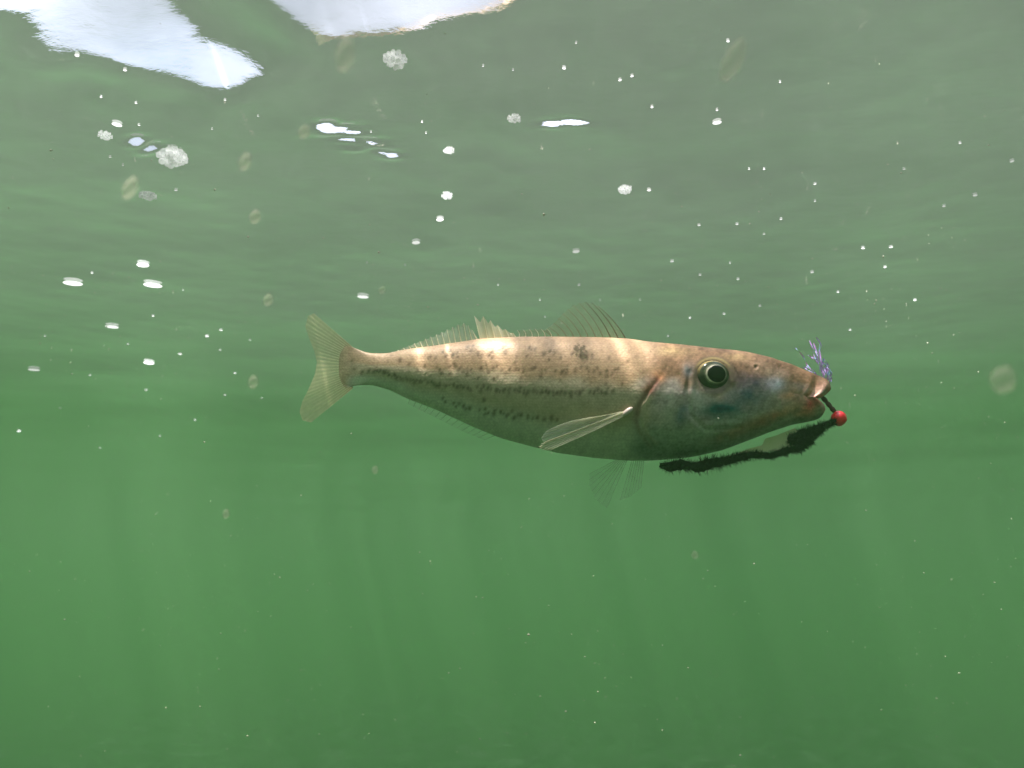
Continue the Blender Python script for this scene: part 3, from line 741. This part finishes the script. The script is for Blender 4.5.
def fin(name, base, tips, n_rays, mem, ray, out0=0.0, out1=0.0, ray_r=.45, fold=.5, rows=12, wob=0.0, seed=1, curve=0.0, raggy=0.0, parent=None, lead=None, root=0.0):
    """base and tips are polylines on the fish's plane; out = metres towards the near side at root and tip"""
    r_ = random.Random(seed)
    nc = n_rays * 4 + 1
    t = np.linspace(0, 1, nc)
    Bp, Tp = along(base, t), along(tips, t)
    s = np.linspace(0, 1, rows + 1)[:, None]
    L_ = 1 - raggy * (.5 - .5 * np.cos(t * n_rays * 2 * math.pi))[None, :] * s
    px = Bp[None, :, 0] + (Tp - Bp)[None, :, 0] * s * L_
    py = Bp[None, :, 1] + (Tp - Bp)[None, :, 1] * s * L_
    # rays bend backwards
    px = px - curve * s * (1 - s) * 4
    wv = np.sin(t * n_rays * 2 * math.pi)[None, :] * fold * s + wob * np.sin(t * 9 + 1)[None, :] * s * s
    out_ = out0 + (out1 - out0) * s + wv * PXM
    Pm = world_pt(px, py, out_)
    idm = np.arange((rows + 1) * nc).reshape(rows + 1, nc)
    f = np.stack([idm[:-1, :-1], idm[:-1, 1:], idm[1:, 1:], idm[1:, :-1]], -1).reshape(-1, 4)
    fo = fmesh(name, Pm.reshape(-1, 3), f.tolist(), [mem], parent or fish)
    ra = fo.data.attributes.new('root', 'FLOAT', 'POINT')
    rs_ = np.clip(1 - s / root, 0, 1) ** 1.5 * np.ones((1, nc)) if root > 0 else np.zeros((rows + 1, nc))
    ra.data.foreach_set('value', rs_.ravel().astype(np.float32))
    rays_ = []
    for k in range(n_rays + 1):
        j = min(k * 4, nc - 1)
        line = Pm[:, j]
        vs_, fs_ = [], []
        for i, c_ in enumerate(line):
            rad = ray_r * PXM * (1 - .65 * i / rows)
            tan = line[min(i + 1, rows)] - line[max(i - 1, 0)]
            tan = tan / (np.linalg.norm(tan) + 1e-9)
            a_ = np.cross(tan, [0, 1, 0.01]); a_ /= np.linalg.norm(a_) + 1e-9
            b_ = np.cross(tan, a_)
            for q_ in range(5):
                an = 2 * math.pi * q_ / 5
                vs_.append(c_ + (a_ * math.cos(an) + b_ * math.sin(an)) * rad)
            if i < rows:
                for q_ in range(5):
                    fs_.append((i * 5 + q_, i * 5 + (q_ + 1) % 5, i * 5 + 5 + (q_ + 1) % 5, i * 5 + 5 + q_))
        rays_.append(fmesh("fin_ray", vs_, fs_, [lead if lead and k < 3 else ray], fo if parent is None else parent))
    return fo

# tail fin
fin("tail_fin", [(353, 347.5), (351, 353), (350, 360), (349, 367), (350, 374), (351, 381), (353, 388)],
    [(314, 313.5), (308, 316), (305.5, 326), (309, 338), (314, 350), (317, 362), (315, 374), (309, 388), (302.5, 401), (299.5, 412), (302.5, 420.5), (311, 422.5)],
    26, M_TAIL, M_TAIL, ray_r=.26, fold=.22, rows=20, root=.85, wob=3, raggy=0.0)
# front dorsal, spiny and clear
fin("front_dorsal_fin", [(626, 339.5), (606, 339), (586, 339), (568, 339), (552, 339)],
    [(598, 306), (592, 302.8), (583, 301.8), (571, 306), (561, 315), (551, 326), (543, 331)],
    10, M_DORS, M_RAYD, ray_r=.5, fold=.3, raggy=.03, wob=1.5, curve=-3, lead=M_LEAD)
fin("front_dorsal_fin", [(551, 339), (535, 339), (518, 339)], [(547, 329), (532, 329), (517, 330)], 5, M_DORS, M_RAYP, ray_r=.55, fold=.4, curve=-2, raggy=.1)
# rear dorsal, folded into two ragged peaks, then a long low frill
fin("rear_dorsal_fin", [(517, 339), (505, 339), (492, 340), (481, 341)], [(513, 333), (497, 325), (485, 316.5), (474.5, 316)],
    5, M_PECT, M_RAYP, ray_r=.8, fold=1.2, raggy=.25, wob=1)
fin("rear_dorsal_fin", [(478, 341), (462, 343.5), (440, 347), (418, 349.5), (396, 354)],
    [(472, 330), (465.5, 322.5), (457, 325), (448, 329), (440, 333), (430, 337), (420, 341), (408, 346), (392, 352)],
    15, M_CLEAR, M_RAYP, ray_r=.85, fold=.9, raggy=.15, wob=1)
# anal fin, faint
fin("anal_fin", [(496, 435), (470, 424), (440, 410.5), (410, 399)], [(484, 440), (462, 431), (436, 418), (408, 404)], 14, M_FAINT, M_RAYF, ray_r=.35, fold=.3)
# pectoral fin on the near side
wp = 41 * PXM
fp = fin("pectoral_fin", [(630, 413), (629.5, 411.5), (628, 410)],
    [(550, 450.5), (543, 450), (538, 448), (541, 444), (547, 441)],
    7, M_PECT, M_RAYW, out0=wp + .001, out1=wp + .005, ray_r=.55, fold=.35, rows=14, curve=-1.5, raggy=.04)
vs_, fs_ = [], []
for i in range(9):
    for j in range(14):
        th, ph = math.pi * i / 8, 2 * math.pi * j / 14
        vs_.append(world_pt(627.5 + 5.5 * math.cos(th) - 0, 411.5 - 3.2 * math.cos(th) + 3.4 * math.sin(th) * math.cos(ph), wp + .001 + 2.6 * PXM * math.sin(th) * math.sin(ph)))
        if i < 8:
            a = i * 14 + j; b = i * 14 + (j + 1) % 14
            fs_.append((a, b, b + 14, a + 14))
fmesh("fin_base", vs_, fs_, [principled("fin_base_skin", (.62, .48, .42), .35)[0]], fp)
fin("fin_web", [(627, 411), (620, 412), (612, 414.5)],
    [(544, 443), (541, 438), (546, 431), (556, 426), (570, 421), (588, 417.5)],
    9, M_CLEAR, M_RAYW, out0=wp + .0005, out1=wp + .004, ray_r=.3, fold=.3, curve=-1, rows=14, parent=fp)
# pelvic fins
fin("pelvic_fin", [(627, 460), (622, 460), (616, 460)], [(607, 508), (596, 500), (590, 487), (589, 474)], 7, M_FAINT, M_RAYF, out0=.004, out1=.010, ray_r=.35, fold=.4)
fin("pelvic_fin", [(632, 460), (637, 460), (644, 459.5)], [(620, 500), (630, 497), (641, 488)], 6, M_FAINT, M_RAYF, out0=-.004, out1=-.010, ray_r=.35, fold=.4)

# ================================================================== the lure
lure = bpy.data.objects.new("fishing_lure", None)
lure.location = Vector(world_pt(838.7, 418.5).tolist())
lure.empty_display_size = .02
link(lure)
tag(lure, "fuzzy black fly lure with a red bead head hanging from the fish's mouth", "fishing lure")

def uvsphere(c, r, nu=28, nv=18, squash=(1, 1, 1), noise_a=0.0):
    vs_, fs_ = [], []
    for i in range(nv + 1):
        th = math.pi * i / nv
        for j in range(nu):
            ph = 2 * math.pi * j / nu
            d = Vector((math.sin(th) * math.cos(ph), math.sin(th) * math.sin(ph), math.cos(th)))
            k = r * (1 + noise_a * mnoise.noise(d * 2.3 + Vector(c) * 40))
            vs_.append(Vector(c) + Vector((d.x * squash[0], d.y * squash[1], d.z * squash[2])) * k)
            if i < nv:
                a = i * nu + j; b = i * nu + (j + 1) % nu
                fs_.append((a, b, b + nu, a + nu))
    return vs_, fs_

def tube(pts, radii, ns=8):
    vs_, fs_ = [], []
    pts = [np.array(p, float) for p in pts]
    for i, c_ in enumerate(pts):
        tan = pts[min(i + 1, len(pts) - 1)] - pts[max(i - 1, 0)]
        tan = tan / (np.linalg.norm(tan) + 1e-12)
        ref = np.array([0, 1, 0.]) if abs(tan[1]) < .9 else np.array([1., 0, 0])
        a_ = np.cross(tan, ref); a_ /= np.linalg.norm(a_); b_ = np.cross(tan, a_)
        for q_ in range(ns):
            an = 2 * math.pi * q_ / ns
            vs_.append(c_ + (a_ * math.cos(an) + b_ * math.sin(an)) * radii[i])
        if i:
            o_ = (i - 1) * ns
            for q_ in range(ns):
                fs_.append((o_ + q_, o_ + (q_ + 1) % ns, o_ + ns + (q_ + 1) % ns, o_ + ns + q_))
    fs_.append(tuple(range(ns))[::-1]); fs_.append(tuple(range(len(vs_) - ns, len(vs_))))
    return vs_, fs_

m, n, l, p, o = principled("red_bead_paint", (.92, .008, .03), .4)
p.inputs['Coat Weight'].default_value = .3
p.inputs['Emission Strength'].default_value = 0
M_RED = m
M_BLACK = principled("black_chenille", (.006, .006, .006), .95)[0]
bpy.data.materials["black_chenille"].node_tree.nodes["Principled BSDF"].inputs['Specular IOR Level'].default_value = .1
M_STEM = principled("dark_red_thread", (.07, .012, .012), .6)[0]
M_FEATH = fin_mat("cream_feather", (.90, .78, .56), .92)
M_STEEL = principled("dark_hook_steel", (.05, .05, .05), .35, Metallic=.8)[0]

bead = fmesh("bead", *uvsphere(world_pt(838.7, 418.5), 7.6 * PXM, noise_a=.04), [M_RED], lure)
st = along([(819, 394, 0), (824, 399, 0), (829, 405, 0), (834, 411, 0), (838, 416, 0)], np.linspace(0, 1, 14))
rs = [(2.3 + .5 * math.sin(i * 2.2)) * PXM for i in range(14)]
fmesh("stem", *tube(world_pt(st[:, 0], st[:, 1]), rs), [M_STEM], lure)

def chenille(name, path, radius, n_fibre, seed):
    """a fuzzy body: a lumpy core with short fibres standing off it"""
    r_ = random.Random(seed)
    N = 60
    c = along(path, np.linspace(0, 1, N))
    rad = np.array([np.interp(i / (N - 1), *zip(*radius)) for i in range(N)])
    rad *= np.array([1 + .55 * mnoise.noise(Vector((i * .5, seed, 0))) for i in range(N)])
    P_ = world_pt(c[:, 0], c[:, 1], c[:, 2] * PXM)
    vs_, fs_ = tube(P_, rad * .8 * PXM, 12)
    vs_ = [np.array(v_) + np.array(mnoise.noise_vector(Vector(v_) * 600)) * .0006 for v_ in vs_]
    for k in range(n_fibre):
        i = r_.randrange(N - 1); f = r_.random()
        p0 = P_[i] * (1 - f) + P_[i + 1] * f
        tan = P_[i + 1] - P_[i]; tan /= np.linalg.norm(tan)
        d = np.array([r_.gauss(0, 1) for _ in range(3)]); d -= tan * d.dot(tan); d /= np.linalg.norm(d)
        d = d + tan * r_.uniform(-.9, .3)
        d /= np.linalg.norm(d)
        ln = rad[i] * PXM * r_.uniform(1.1, 2.0)
        w_ = np.cross(d, tan); w_ = w_ / (np.linalg.norm(w_) + 1e-9) * PXM * .75
        o_ = len(vs_)
        mid = p0 + d * ln * .6
        vs_ += [mid - w_, mid + w_, p0 + d * ln + tan * r_.uniform(-1, 1) * PXM * .8, p0 + w_ * 1.2 - d * 0, p0 - w_ * 1.2]
        fs_ += [(o_, o_ + 1, o_ + 2), (o_ + 4, o_ + 3, o_ + 1, o_)]
    return fmesh(name, vs_, fs_, [M_BLACK], lure, smooth=False)

chenille("chenille_body", [(834, 422, 6), (824, 426, 6), (812, 431, 6), (800, 435, 6), (790, 441, 6), (797, 441, 6), (810, 437, 6), (822, 430, 6)],
         [(0, 3.0), (.2, 4.2), (.42, 5.2), (.6, 5.0), (.8, 4), (1, 3.0)], 1500, 3)
chenille("chenille_tail", [(812, 440, 6), (800, 448, 6), (786, 451, 6), (770, 456, 6), (757, 454.5, 7), (742, 456.5, 8), (728, 461, 8), (712, 463, 9), (697, 467.5, 9), (682, 464.5, 9), (670, 467, 9), (660, 465, 9)],
         [(0, 4.5), (.12, 4), (.3, 3.4), (.45, 4.3), (.6, 5.2), (.72, 6.6), (.8, 5.4), (.93, 6), (1, 3.6)], 2600, 4)
# cream feather between jaw and black tail
fe = [(795, 428), (775, 436), (752, 442), (724, 455)]
fe2 = [(806, 440), (783, 450), (757, 453), (728, 460)]
tF = np.linspace(0, 1, 25)
A1, A2 = along(fe, tF), along(fe2, tF)
sF = np.linspace(0, 1, 7)[:, None, None]
g = A1[None] + (A2 - A1)[None] * sF
cut = np.interp(tF, [0, .42, .46, 1], [1, 1, .5, .4])[None, :]        # torn narrower towards the tail
gx_, gy_ = g[..., 0], A2[None, :, 1] + (g[..., 1] - A2[None, :, 1]) * cut
Pf = world_pt(gx_, gy_, 2 * PXM + .6 * PXM * np.sin(tF * 25)[None, :] + 0 * gx_)
idf = np.arange(7 * 25).reshape(7, 25)
fmesh("feather", Pf.reshape(-1, 3), np.stack([idf[:-1, :-1], idf[:-1, 1:], idf[1:, 1:], idf[1:, :-1]], -1).reshape(-1, 4).tolist(), [M_FEATH], lure)

# iridescent tinsel over the snout
m, n, l, p, o = principled("iridescent_tinsel", (.8, .5, .9), .25, Metallic=.1)
tcx = n.new("ShaderNodeTexCoord"); wv = n.new("ShaderNodeTexNoise"); wv.inputs['Scale'].default_value = 330
rp = n.new("ShaderNodeValToRGB")
for e_, (ps, cc) in zip([rp.color_ramp.elements[0], rp.color_ramp.elements[1], rp.color_ramp.elements.new(.42), rp.color_ramp.elements.new(.52), rp.color_ramp.elements.new(.60)],
                        ((.3, (.45, .85, .90, 1)), (.72, (.95, .85, .75, 1)), (.42, (.55, .60, 1.0, 1)), (.52, (.95, .35, 1.0, 1)), (.60, (.70, .60, 1.0, 1)))):
    e_.position = ps; e_.color = cc
l.new(tcx.outputs['Object'], wv.inputs['Vector']); l.new(wv.outputs['Fac'], rp.inputs[0]); l.new(rp.outputs[0], p.inputs['Base Color'])
M_TIN = m
_t = random.Random(8)
strands = [[(830, 384), (830, 374), (826, 366), (820, 361)], [(829, 382), (828, 371), (822, 363), (817, 352), (814, 343)], [(826, 380), (823, 370), (820, 361), (816, 351)],
           [(822, 378), (821, 370), (821, 362), (819, 346), (819, 341)], [(829, 380), (832, 373), (828, 366), (823, 362)], [(820, 378), (812, 370), (806, 366), (803, 366)],
           [(818, 376), (807, 369), (801, 367)], [(824, 378), (820, 366), (813, 358), (808, 355)], [(812, 372), (806, 362), (800, 352), (796, 348)],
           [(828, 380), (825, 369), (821, 363), (815, 358)], [(814, 358), (810, 356), (808, 355)], [(831, 382), (831.5, 375), (829, 369), (825, 364)]]
strands = strands + [[(a + _t.uniform(-4, 3), b + _t.uniform(-4, 2)) for a, b in q] for q in strands[:6]]
for st_ in strands:
    tS = np.linspace(0, 1, 18)
    c = along(st_, tS)
    ph = _t.uniform(0, 6)
    out_ = (_t.uniform(-3, 4) + 1.2 * np.sin(tS * 9 + ph)) * PXM
    tw = tS * _t.uniform(5, 14) + ph
    hw = .75
    P0 = world_pt(c[:, 0] + .6 * np.sin(tS * 11 + ph) + hw * np.cos(tw), c[:, 1], out_ + hw * np.sin(tw) * PXM)
    P1 = world_pt(c[:, 0] + .6 * np.sin(tS * 11 + ph) - hw * np.cos(tw), c[:, 1], out_ - hw * np.sin(tw) * PXM)
    vs_ = np.concatenate([P0, P1]); k = len(P0)
    fmesh("tinsel_strand", vs_, [(i, i + 1, k + i + 1, k + i) for i in range(k - 1)], [M_TIN], lure)

# ================================================================== bubbles and froth at the surface
m, n, l = new_mat("bubble_froth")
out = n.new("ShaderNodeOutputMaterial")
df = n.new("ShaderNodeBsdfPrincipled"); df.inputs['Base Color'].default_value = (.90, .90, .90, 1); df.inputs['Roughness'].default_value = .3
tl = n.new("ShaderNodeBsdfTranslucent"); tl.inputs['Color'].default_value = (.95, .95, .95, 1)
m1 = n.new("ShaderNodeMixShader"); m1.inputs[0].default_value = .8
tq = n.new("ShaderNodeBsdfTransparent"); m3 = n.new("ShaderNodeMixShader"); m3.inputs[0].default_value = .12
l.new(df.outputs[0], m1.inputs[1]); l.new(tl.outputs[0], m1.inputs[2]); l.new(m1.outputs[0], m3.inputs[1]); l.new(tq.outputs[0], m3.inputs[2])
l.new(m3.outputs[0], out.inputs['Surface'])
M_FROTH = m
M_BUBBLE = m.copy(); M_BUBBLE.name = "air_bubble_skin"
for _n in M_BUBBLE.node_tree.nodes:
    if _n.type == 'MIX_SHADER' and abs(_n.inputs[0].default_value - .12) < 1e-4: _n.inputs[0].default_value = .38
m, n, l = new_mat("bubble_skin")
out = n.new("ShaderNodeOutputMaterial")
tr = n.new("ShaderNodeBsdfTransparent"); gg = n.new("ShaderNodeBsdfGlossy"); gg.inputs['Roughness'].default_value = .25
tl = n.new("ShaderNodeBsdfTranslucent"); tl.inputs['Color'].default_value = (.95, .92, .80, 1)
fr_ = n.new("ShaderNodeFresnel"); fr_.inputs['IOR'].default_value = 1.33
ma = n.new("ShaderNodeMixShader"); mb = n.new("ShaderNodeMixShader"); mb.inputs[0].default_value = .16
l.new(fr_.outputs[0], ma.inputs[0]); l.new(tr.outputs[0], ma.inputs[1]); l.new(gg.outputs[0], ma.inputs[2])
l.new(ma.outputs[0], mb.inputs[1]); l.new(tl.outputs[0], mb.inputs[2]); l.new(mb.outputs[0], out.inputs['Surface'])
M_SKIN_B = m

def surf_pt(px, py):
    P = on_surface(px, py)
    for _ in range(6):
        z = float(surface_height(np.array([[P.x]]), np.array([[P.y]]))[0, 0])
        P = on_surface(px, py, z - .0004)
    return P, (P - CAM_POS).length / F_PX          # point and metres per pixel there

_b = random.Random(21)
def froth(px, py, w, h, label, group=None, cap=False):
    """a little raft of foam bubbles hanging under the surface"""
    P, k = surf_pt(px, py)
    root = bpy.data.objects.new("foam_cluster", None); root.location = P; root.empty_display_size = .01; link(root)
    tag(root, label, "foam", group)
    rx = w * k / 2; rz = h * k / 2
    el_ = (P - CAM_POS).normalized().z
    dz = max(.10 * w, (h - w * .85 * el_) / 2) * k
    vs_, fs_ = [], []
    nb_ = int(9 + w * .75)
    for i in range(nb_):
        a = i * 2.39996 + _b.uniform(-.2, .2); rr = math.sqrt((i + .5) / nb_)
        r = rx * _b.uniform(.13, .25) * (1.1 - .35 * rr)
        zc = -dz * (1.1 - rr * rr) * _b.uniform(.3, 1.15)
        c = Vector((math.cos(a) * rr * rx * .85, math.sin(a) * rr * rx * .8, zc))
        v0, f0 = uvsphere(c, r, 10, 7)
        if cap:
            mesh_obj("bubble", v0, f0, [M_FROTH], root)
            continue
        o_ = len(vs_); vs_ += v0; fs_ += [tuple(x + o_ for x in f_) for f_ in f0]
    if vs_:
        f = mesh_obj("froth", vs_, fs_, [M_FROTH], root); f['kind'] = 'stuff'
    if False:
        vs_, fs_ = [], []
        for i in range(13):
            th = math.pi / 2 * i / 12
            for j in range(36):
                ph = 2 * math.pi * j / 36
                q_ = 1 + .05 * math.sin(3 * ph + px)
                vs_.append(Vector((math.cos(ph) * math.sin(th) * rx * 1.08 * q_, math.sin(ph) * math.sin(th) * rx * .85 * q_, -dz * 1.5 * math.cos(th))))
                if i < 12:
                    a = i * 36 + j; b_ = i * 36 + (j + 1) % 36
                    fs_.append((a, b_, b_ + 36, a + 36))
        mesh_obj("bubble_film", vs_, fs_, [M_SKIN_B], root)

froth(172, 157, 29, 23, "large round foam cluster with a pale rim, biggest of the froth left of centre", "foam clusters at the surface", True)
froth(395, 60, 25, 23, "round white foam cluster just below the right-hand bright patch of sky", "foam clusters at the surface", True)
froth(148, 196, 17, 8, "flat foam cluster just below the largest round froth", "foam clusters at the surface")
froth(514, 119, 15, 9, "small white foam cluster near the thin streak of light above the dorsal fin", "foam clusters at the surface")
froth(449, 151, 12, 8, "upper of two small foam clusters one above the other over the fish's back", "foam clusters at the surface")
froth(447, 196, 12, 9, "lower of two small foam clusters one above the other over the fish's back", "foam clusters at the surface")
froth(625, 190, 15, 10, "grainy foam cluster high above the fish's front dorsal fin", "foam clusters at the surface")
froth(105, 136, 13, 10, "bright foam cluster beside a smaller bubble, up and left of the largest froth", "foam clusters at the surface")

# single bubbles: one squashed dome, then copies of it with their own size
vs_, fs_ = [], []
for i in range(9):
    th = math.pi * i / 8
    for j in range(16):
        ph = 2 * math.pi * j / 16
        vs_.append((math.sin(th) * math.cos(ph), math.sin(th) * math.sin(ph) * .8, math.cos(th) * .40))
        if i < 8:
            a = i * 16 + j; b_ = i * 16 + (j + 1) % 16
            fs_.append((a, b_, b_ + 16, a + 16))
m_b = bpy.data.meshes.new("air_bubble"); m_b.from_pydata(vs_, [], fs_); m_b.materials.append(M_BUBBLE)
m_b.polygons.foreach_set('use_smooth', [True] * len(m_b.polygons)); m_b.update()
BUB = [(73, 282, 17, "wide flat air bubble at the far left, left of its pair above the tail"), (153, 284, 17, "wide flat air bubble below a slightly smaller one, left of the fish"),
       (143, 264, 13, "flat air bubble directly above the wide one left of the fish"), (112, 326, 12, "flat air bubble on its own below the wide pair on the left"),
       (363, 296, 12, "lone air bubble just above and right of the tail fin"), (416, 242, 10, "small air bubble above the rear half of the fish"),
       (440, 219, 9, "small air bubble under the lower of the two foam clusters"), (34, 369, 10, "thin flat air bubble low at the left edge"),
       (149, 362, 12, "thin flat air bubble level with the fish's back on the left"), (117, 124, 9, "bright bubble beside the foam cluster left of centre top"),
       (176, 190, 6, "tiny bright bubble right of the flat foam cluster"), (576, 251, 9, "small air bubble above the front dorsal fin"),
       (649, 190, 8, "small bubble just right of the grainy foam cluster"), (717, 122, 9, "small bubble under another, at upper right of the middle"),
       (632, 76, 6, "small pale bubble right of the bright sky patch"), (652, 107, 6, "pale flat bubble above the grainy foam cluster"),
       (207, 336, 7, None), (180, 354, 6, None), (146, 390, 5, None), (19, 431, 6, None), (717, 110, 5, None), (564, 68, 7, None), (576, 43, 4, None), (620, 80, 6, None),
       (728, 41, 6, None), (780, 82, 4, None), (815, 184, 5, None), (815, 201, 4, None), (737, 224, 6, None), (699, 225, 6, None), (764, 234, 4, None), (781, 219, 5, None),
       (672, 261, 8, None), (730, 263, 4, None), (812, 272, 7, None), (738, 279, 6, None), (579, 285, 5, None), (749, 169, 4, None), (764, 169, 4, None), (960, 143, 5, None),
       (975, 195, 8, None), (944, 206, 6, None), (1012, 161, 7, None), (863, 248, 7, None), (891, 247, 6, None), (885, 267, 6, None), (904, 169, 4, None), (724, 314, 5, None),
       (101, 97, 4, None), (136, 103, 4, None), (225, 100, 4, None), (139, 125, 4, None), (110, 157, 4, None), (123, 165, 3, None), (258, 116, 3, None), (212, 129, 3, None), (77, 55, 8, None),
       (125, 70, 6, None), (483, 66, 4, None), (422, 122, 4, None), (426, 133, 3, None), (371, 132, 3, None), (513, 70, 3, None), (221, 330, 5, None), (153, 316, 4, None), (128, 344, 4, None),
       (235, 373, 5, None), (220, 350, 5, None), (60, 408, 4, None), (45, 336, 4, None), (92, 273, 4, None), (183, 290, 3, None), (367, 263, 3, None), (540, 300, 3, None), (498, 285, 3, None),
       (405, 265, 3, None), (545, 317, 3, None), (640, 300, 4, None), (668, 336, 4, None), (690, 318, 4, None), (760, 306, 5, None), (838, 292, 5, None), (915, 300, 5, None), (850, 330, 4, None),
       (700, 275, 5, None), (600, 300, 3, None), (225, 395, 4, None), (90, 375, 4, None), (195, 420, 4, None), (250, 340, 4, None), (262, 398, 3, None), (100, 448, 4, None), (160, 436, 4, None)]
for (px, py, w, lab) in BUB:
    P, k = surf_pt(px, py)
    b = bpy.data.objects.new("air_bubble", m_b)
    r = w * k / 2 * (.95 if w > 8 else .58)
    b.scale = (r, r, r * _b.uniform(.28, .45)); b.location = P - Vector((0, 0, r * .15)); b.rotation_euler = (0, 0, _b.uniform(0, 3))
    link(b)
    if lab:
        tag(b, lab, "bubble", "larger air bubbles under the surface")
    else:
        where = (("among the foam at upper left", "in the scatter left of the fish's tail") if px < 300 else
                 ("high above the fish's back", "just above the fish's back and dorsal fins") if px < 680 else
                 ("high at upper right", "scattered right above the fish's head"))[py > 232]
        tag(b, "tiny pale air bubble " + where, "bubble", "tiny bubbles " + where)

# ================================================================== things drifting in the water
M_SPECK = fin_mat("drifting_speck", (.85, .80, .60), .20, .8, 30)
for (px, py, w, h, rot, dist, lab) in (
        (130, 188, 12, 21, .3, .17, "upright oval speck left of the flat foam cluster"), (245, 162, 10, 17, .2, .17, "oval speck to the right of the largest foam cluster"),
        (733, 60, 17, 46, .45, .15, "long tilted pale speck at the upper right, the longest one"), (253, 382, 9, 12, 0, .2, "roundish speck left of the tail fin"),
        (255, 217, 10, 13, .1, .2, "soft round speck below the oval one"), (268, 300, 9, 11, .2, .2, "soft speck up and left of the tail fin"),
        (345, 55, 17, 34, .1, .14, "faint tall speck left of the round foam below the sky patch"), (304, 132, 10, 13, .3, .18, "soft speck left of the white streaks near the top"),
        (1003, 380, 20, 24, .6, .14, "faint wide speck at the far right, level with the fish"), (382, 290, 6, 8, .4, .22, "small speck above the narrow part of the fish's tail"),
        (226, 514, 6, 8, 0, .22, "small speck low in the open green water below the tail"), (695, 555, 6, 7, 0, .22, "small speck in the open water below the fish's head"),
        (375, 470, 6, 7, 0, .22, "small speck below and right of the tail fin")):
    d = ray(px, py); c = CAM_POS + d * dist; k = dist / F_PX
    v0, f0 = uvsphere((0, 0, 0), 1.0, 18, 12, noise_a=.25)
    cs, sn = math.cos(rot), math.sin(rot)
    vv = []
    for q_ in v0:
        x, y, z = q_.x * w * k / 2, q_.y * w * k / 4, q_.z * h * k / 2
        vv.append((x * cs + z * sn, y, -x * sn + z * cs))
    sp = mesh_obj("drifting_speck", vv, f0, [M_SPECK]); sp.location = c
    tag(sp, lab, "speck", "specks drifting in the water")

M_MOTE = principled("suspended_silt_grain", (.50, .48, .36), .6)[0]
N = 20000
mx_ = rng.uniform(-1.3, 1.3, N); my_ = rng.uniform(.10, 1.9, N); mz_ = -rng.random(N) ** 2.6 * 1.1 - .004
sz = rng.lognormal(math.log(.00018), .45, N) * np.clip(my_ / .35, .35, 2.0)
octa = np.array([(1, 0, 0), (-1, 0, 0), (0, 1, 0), (0, -1, 0), (0, 0, 1), (0, 0, -1)], float)
tri = np.array([(0, 2, 4), (2, 1, 4), (1, 3, 4), (3, 0, 4), (2, 0, 5), (1, 2, 5), (3, 1, 5), (0, 3, 5)])
jit = rng.uniform(.5, 1.3, (N, 6, 1))
V = octa[None] * jit * sz[:, None, None] + np.stack([mx_, my_, mz_], -1)[:, None, :]
F = (tri[None] + (np.arange(N) * 6)[:, None, None]).reshape(-1, 3)
motes = mesh_obj("suspended_silt", V.reshape(-1, 3).tolist(), F.tolist(), [M_MOTE], smooth=False)
tag(motes, kind='stuff')
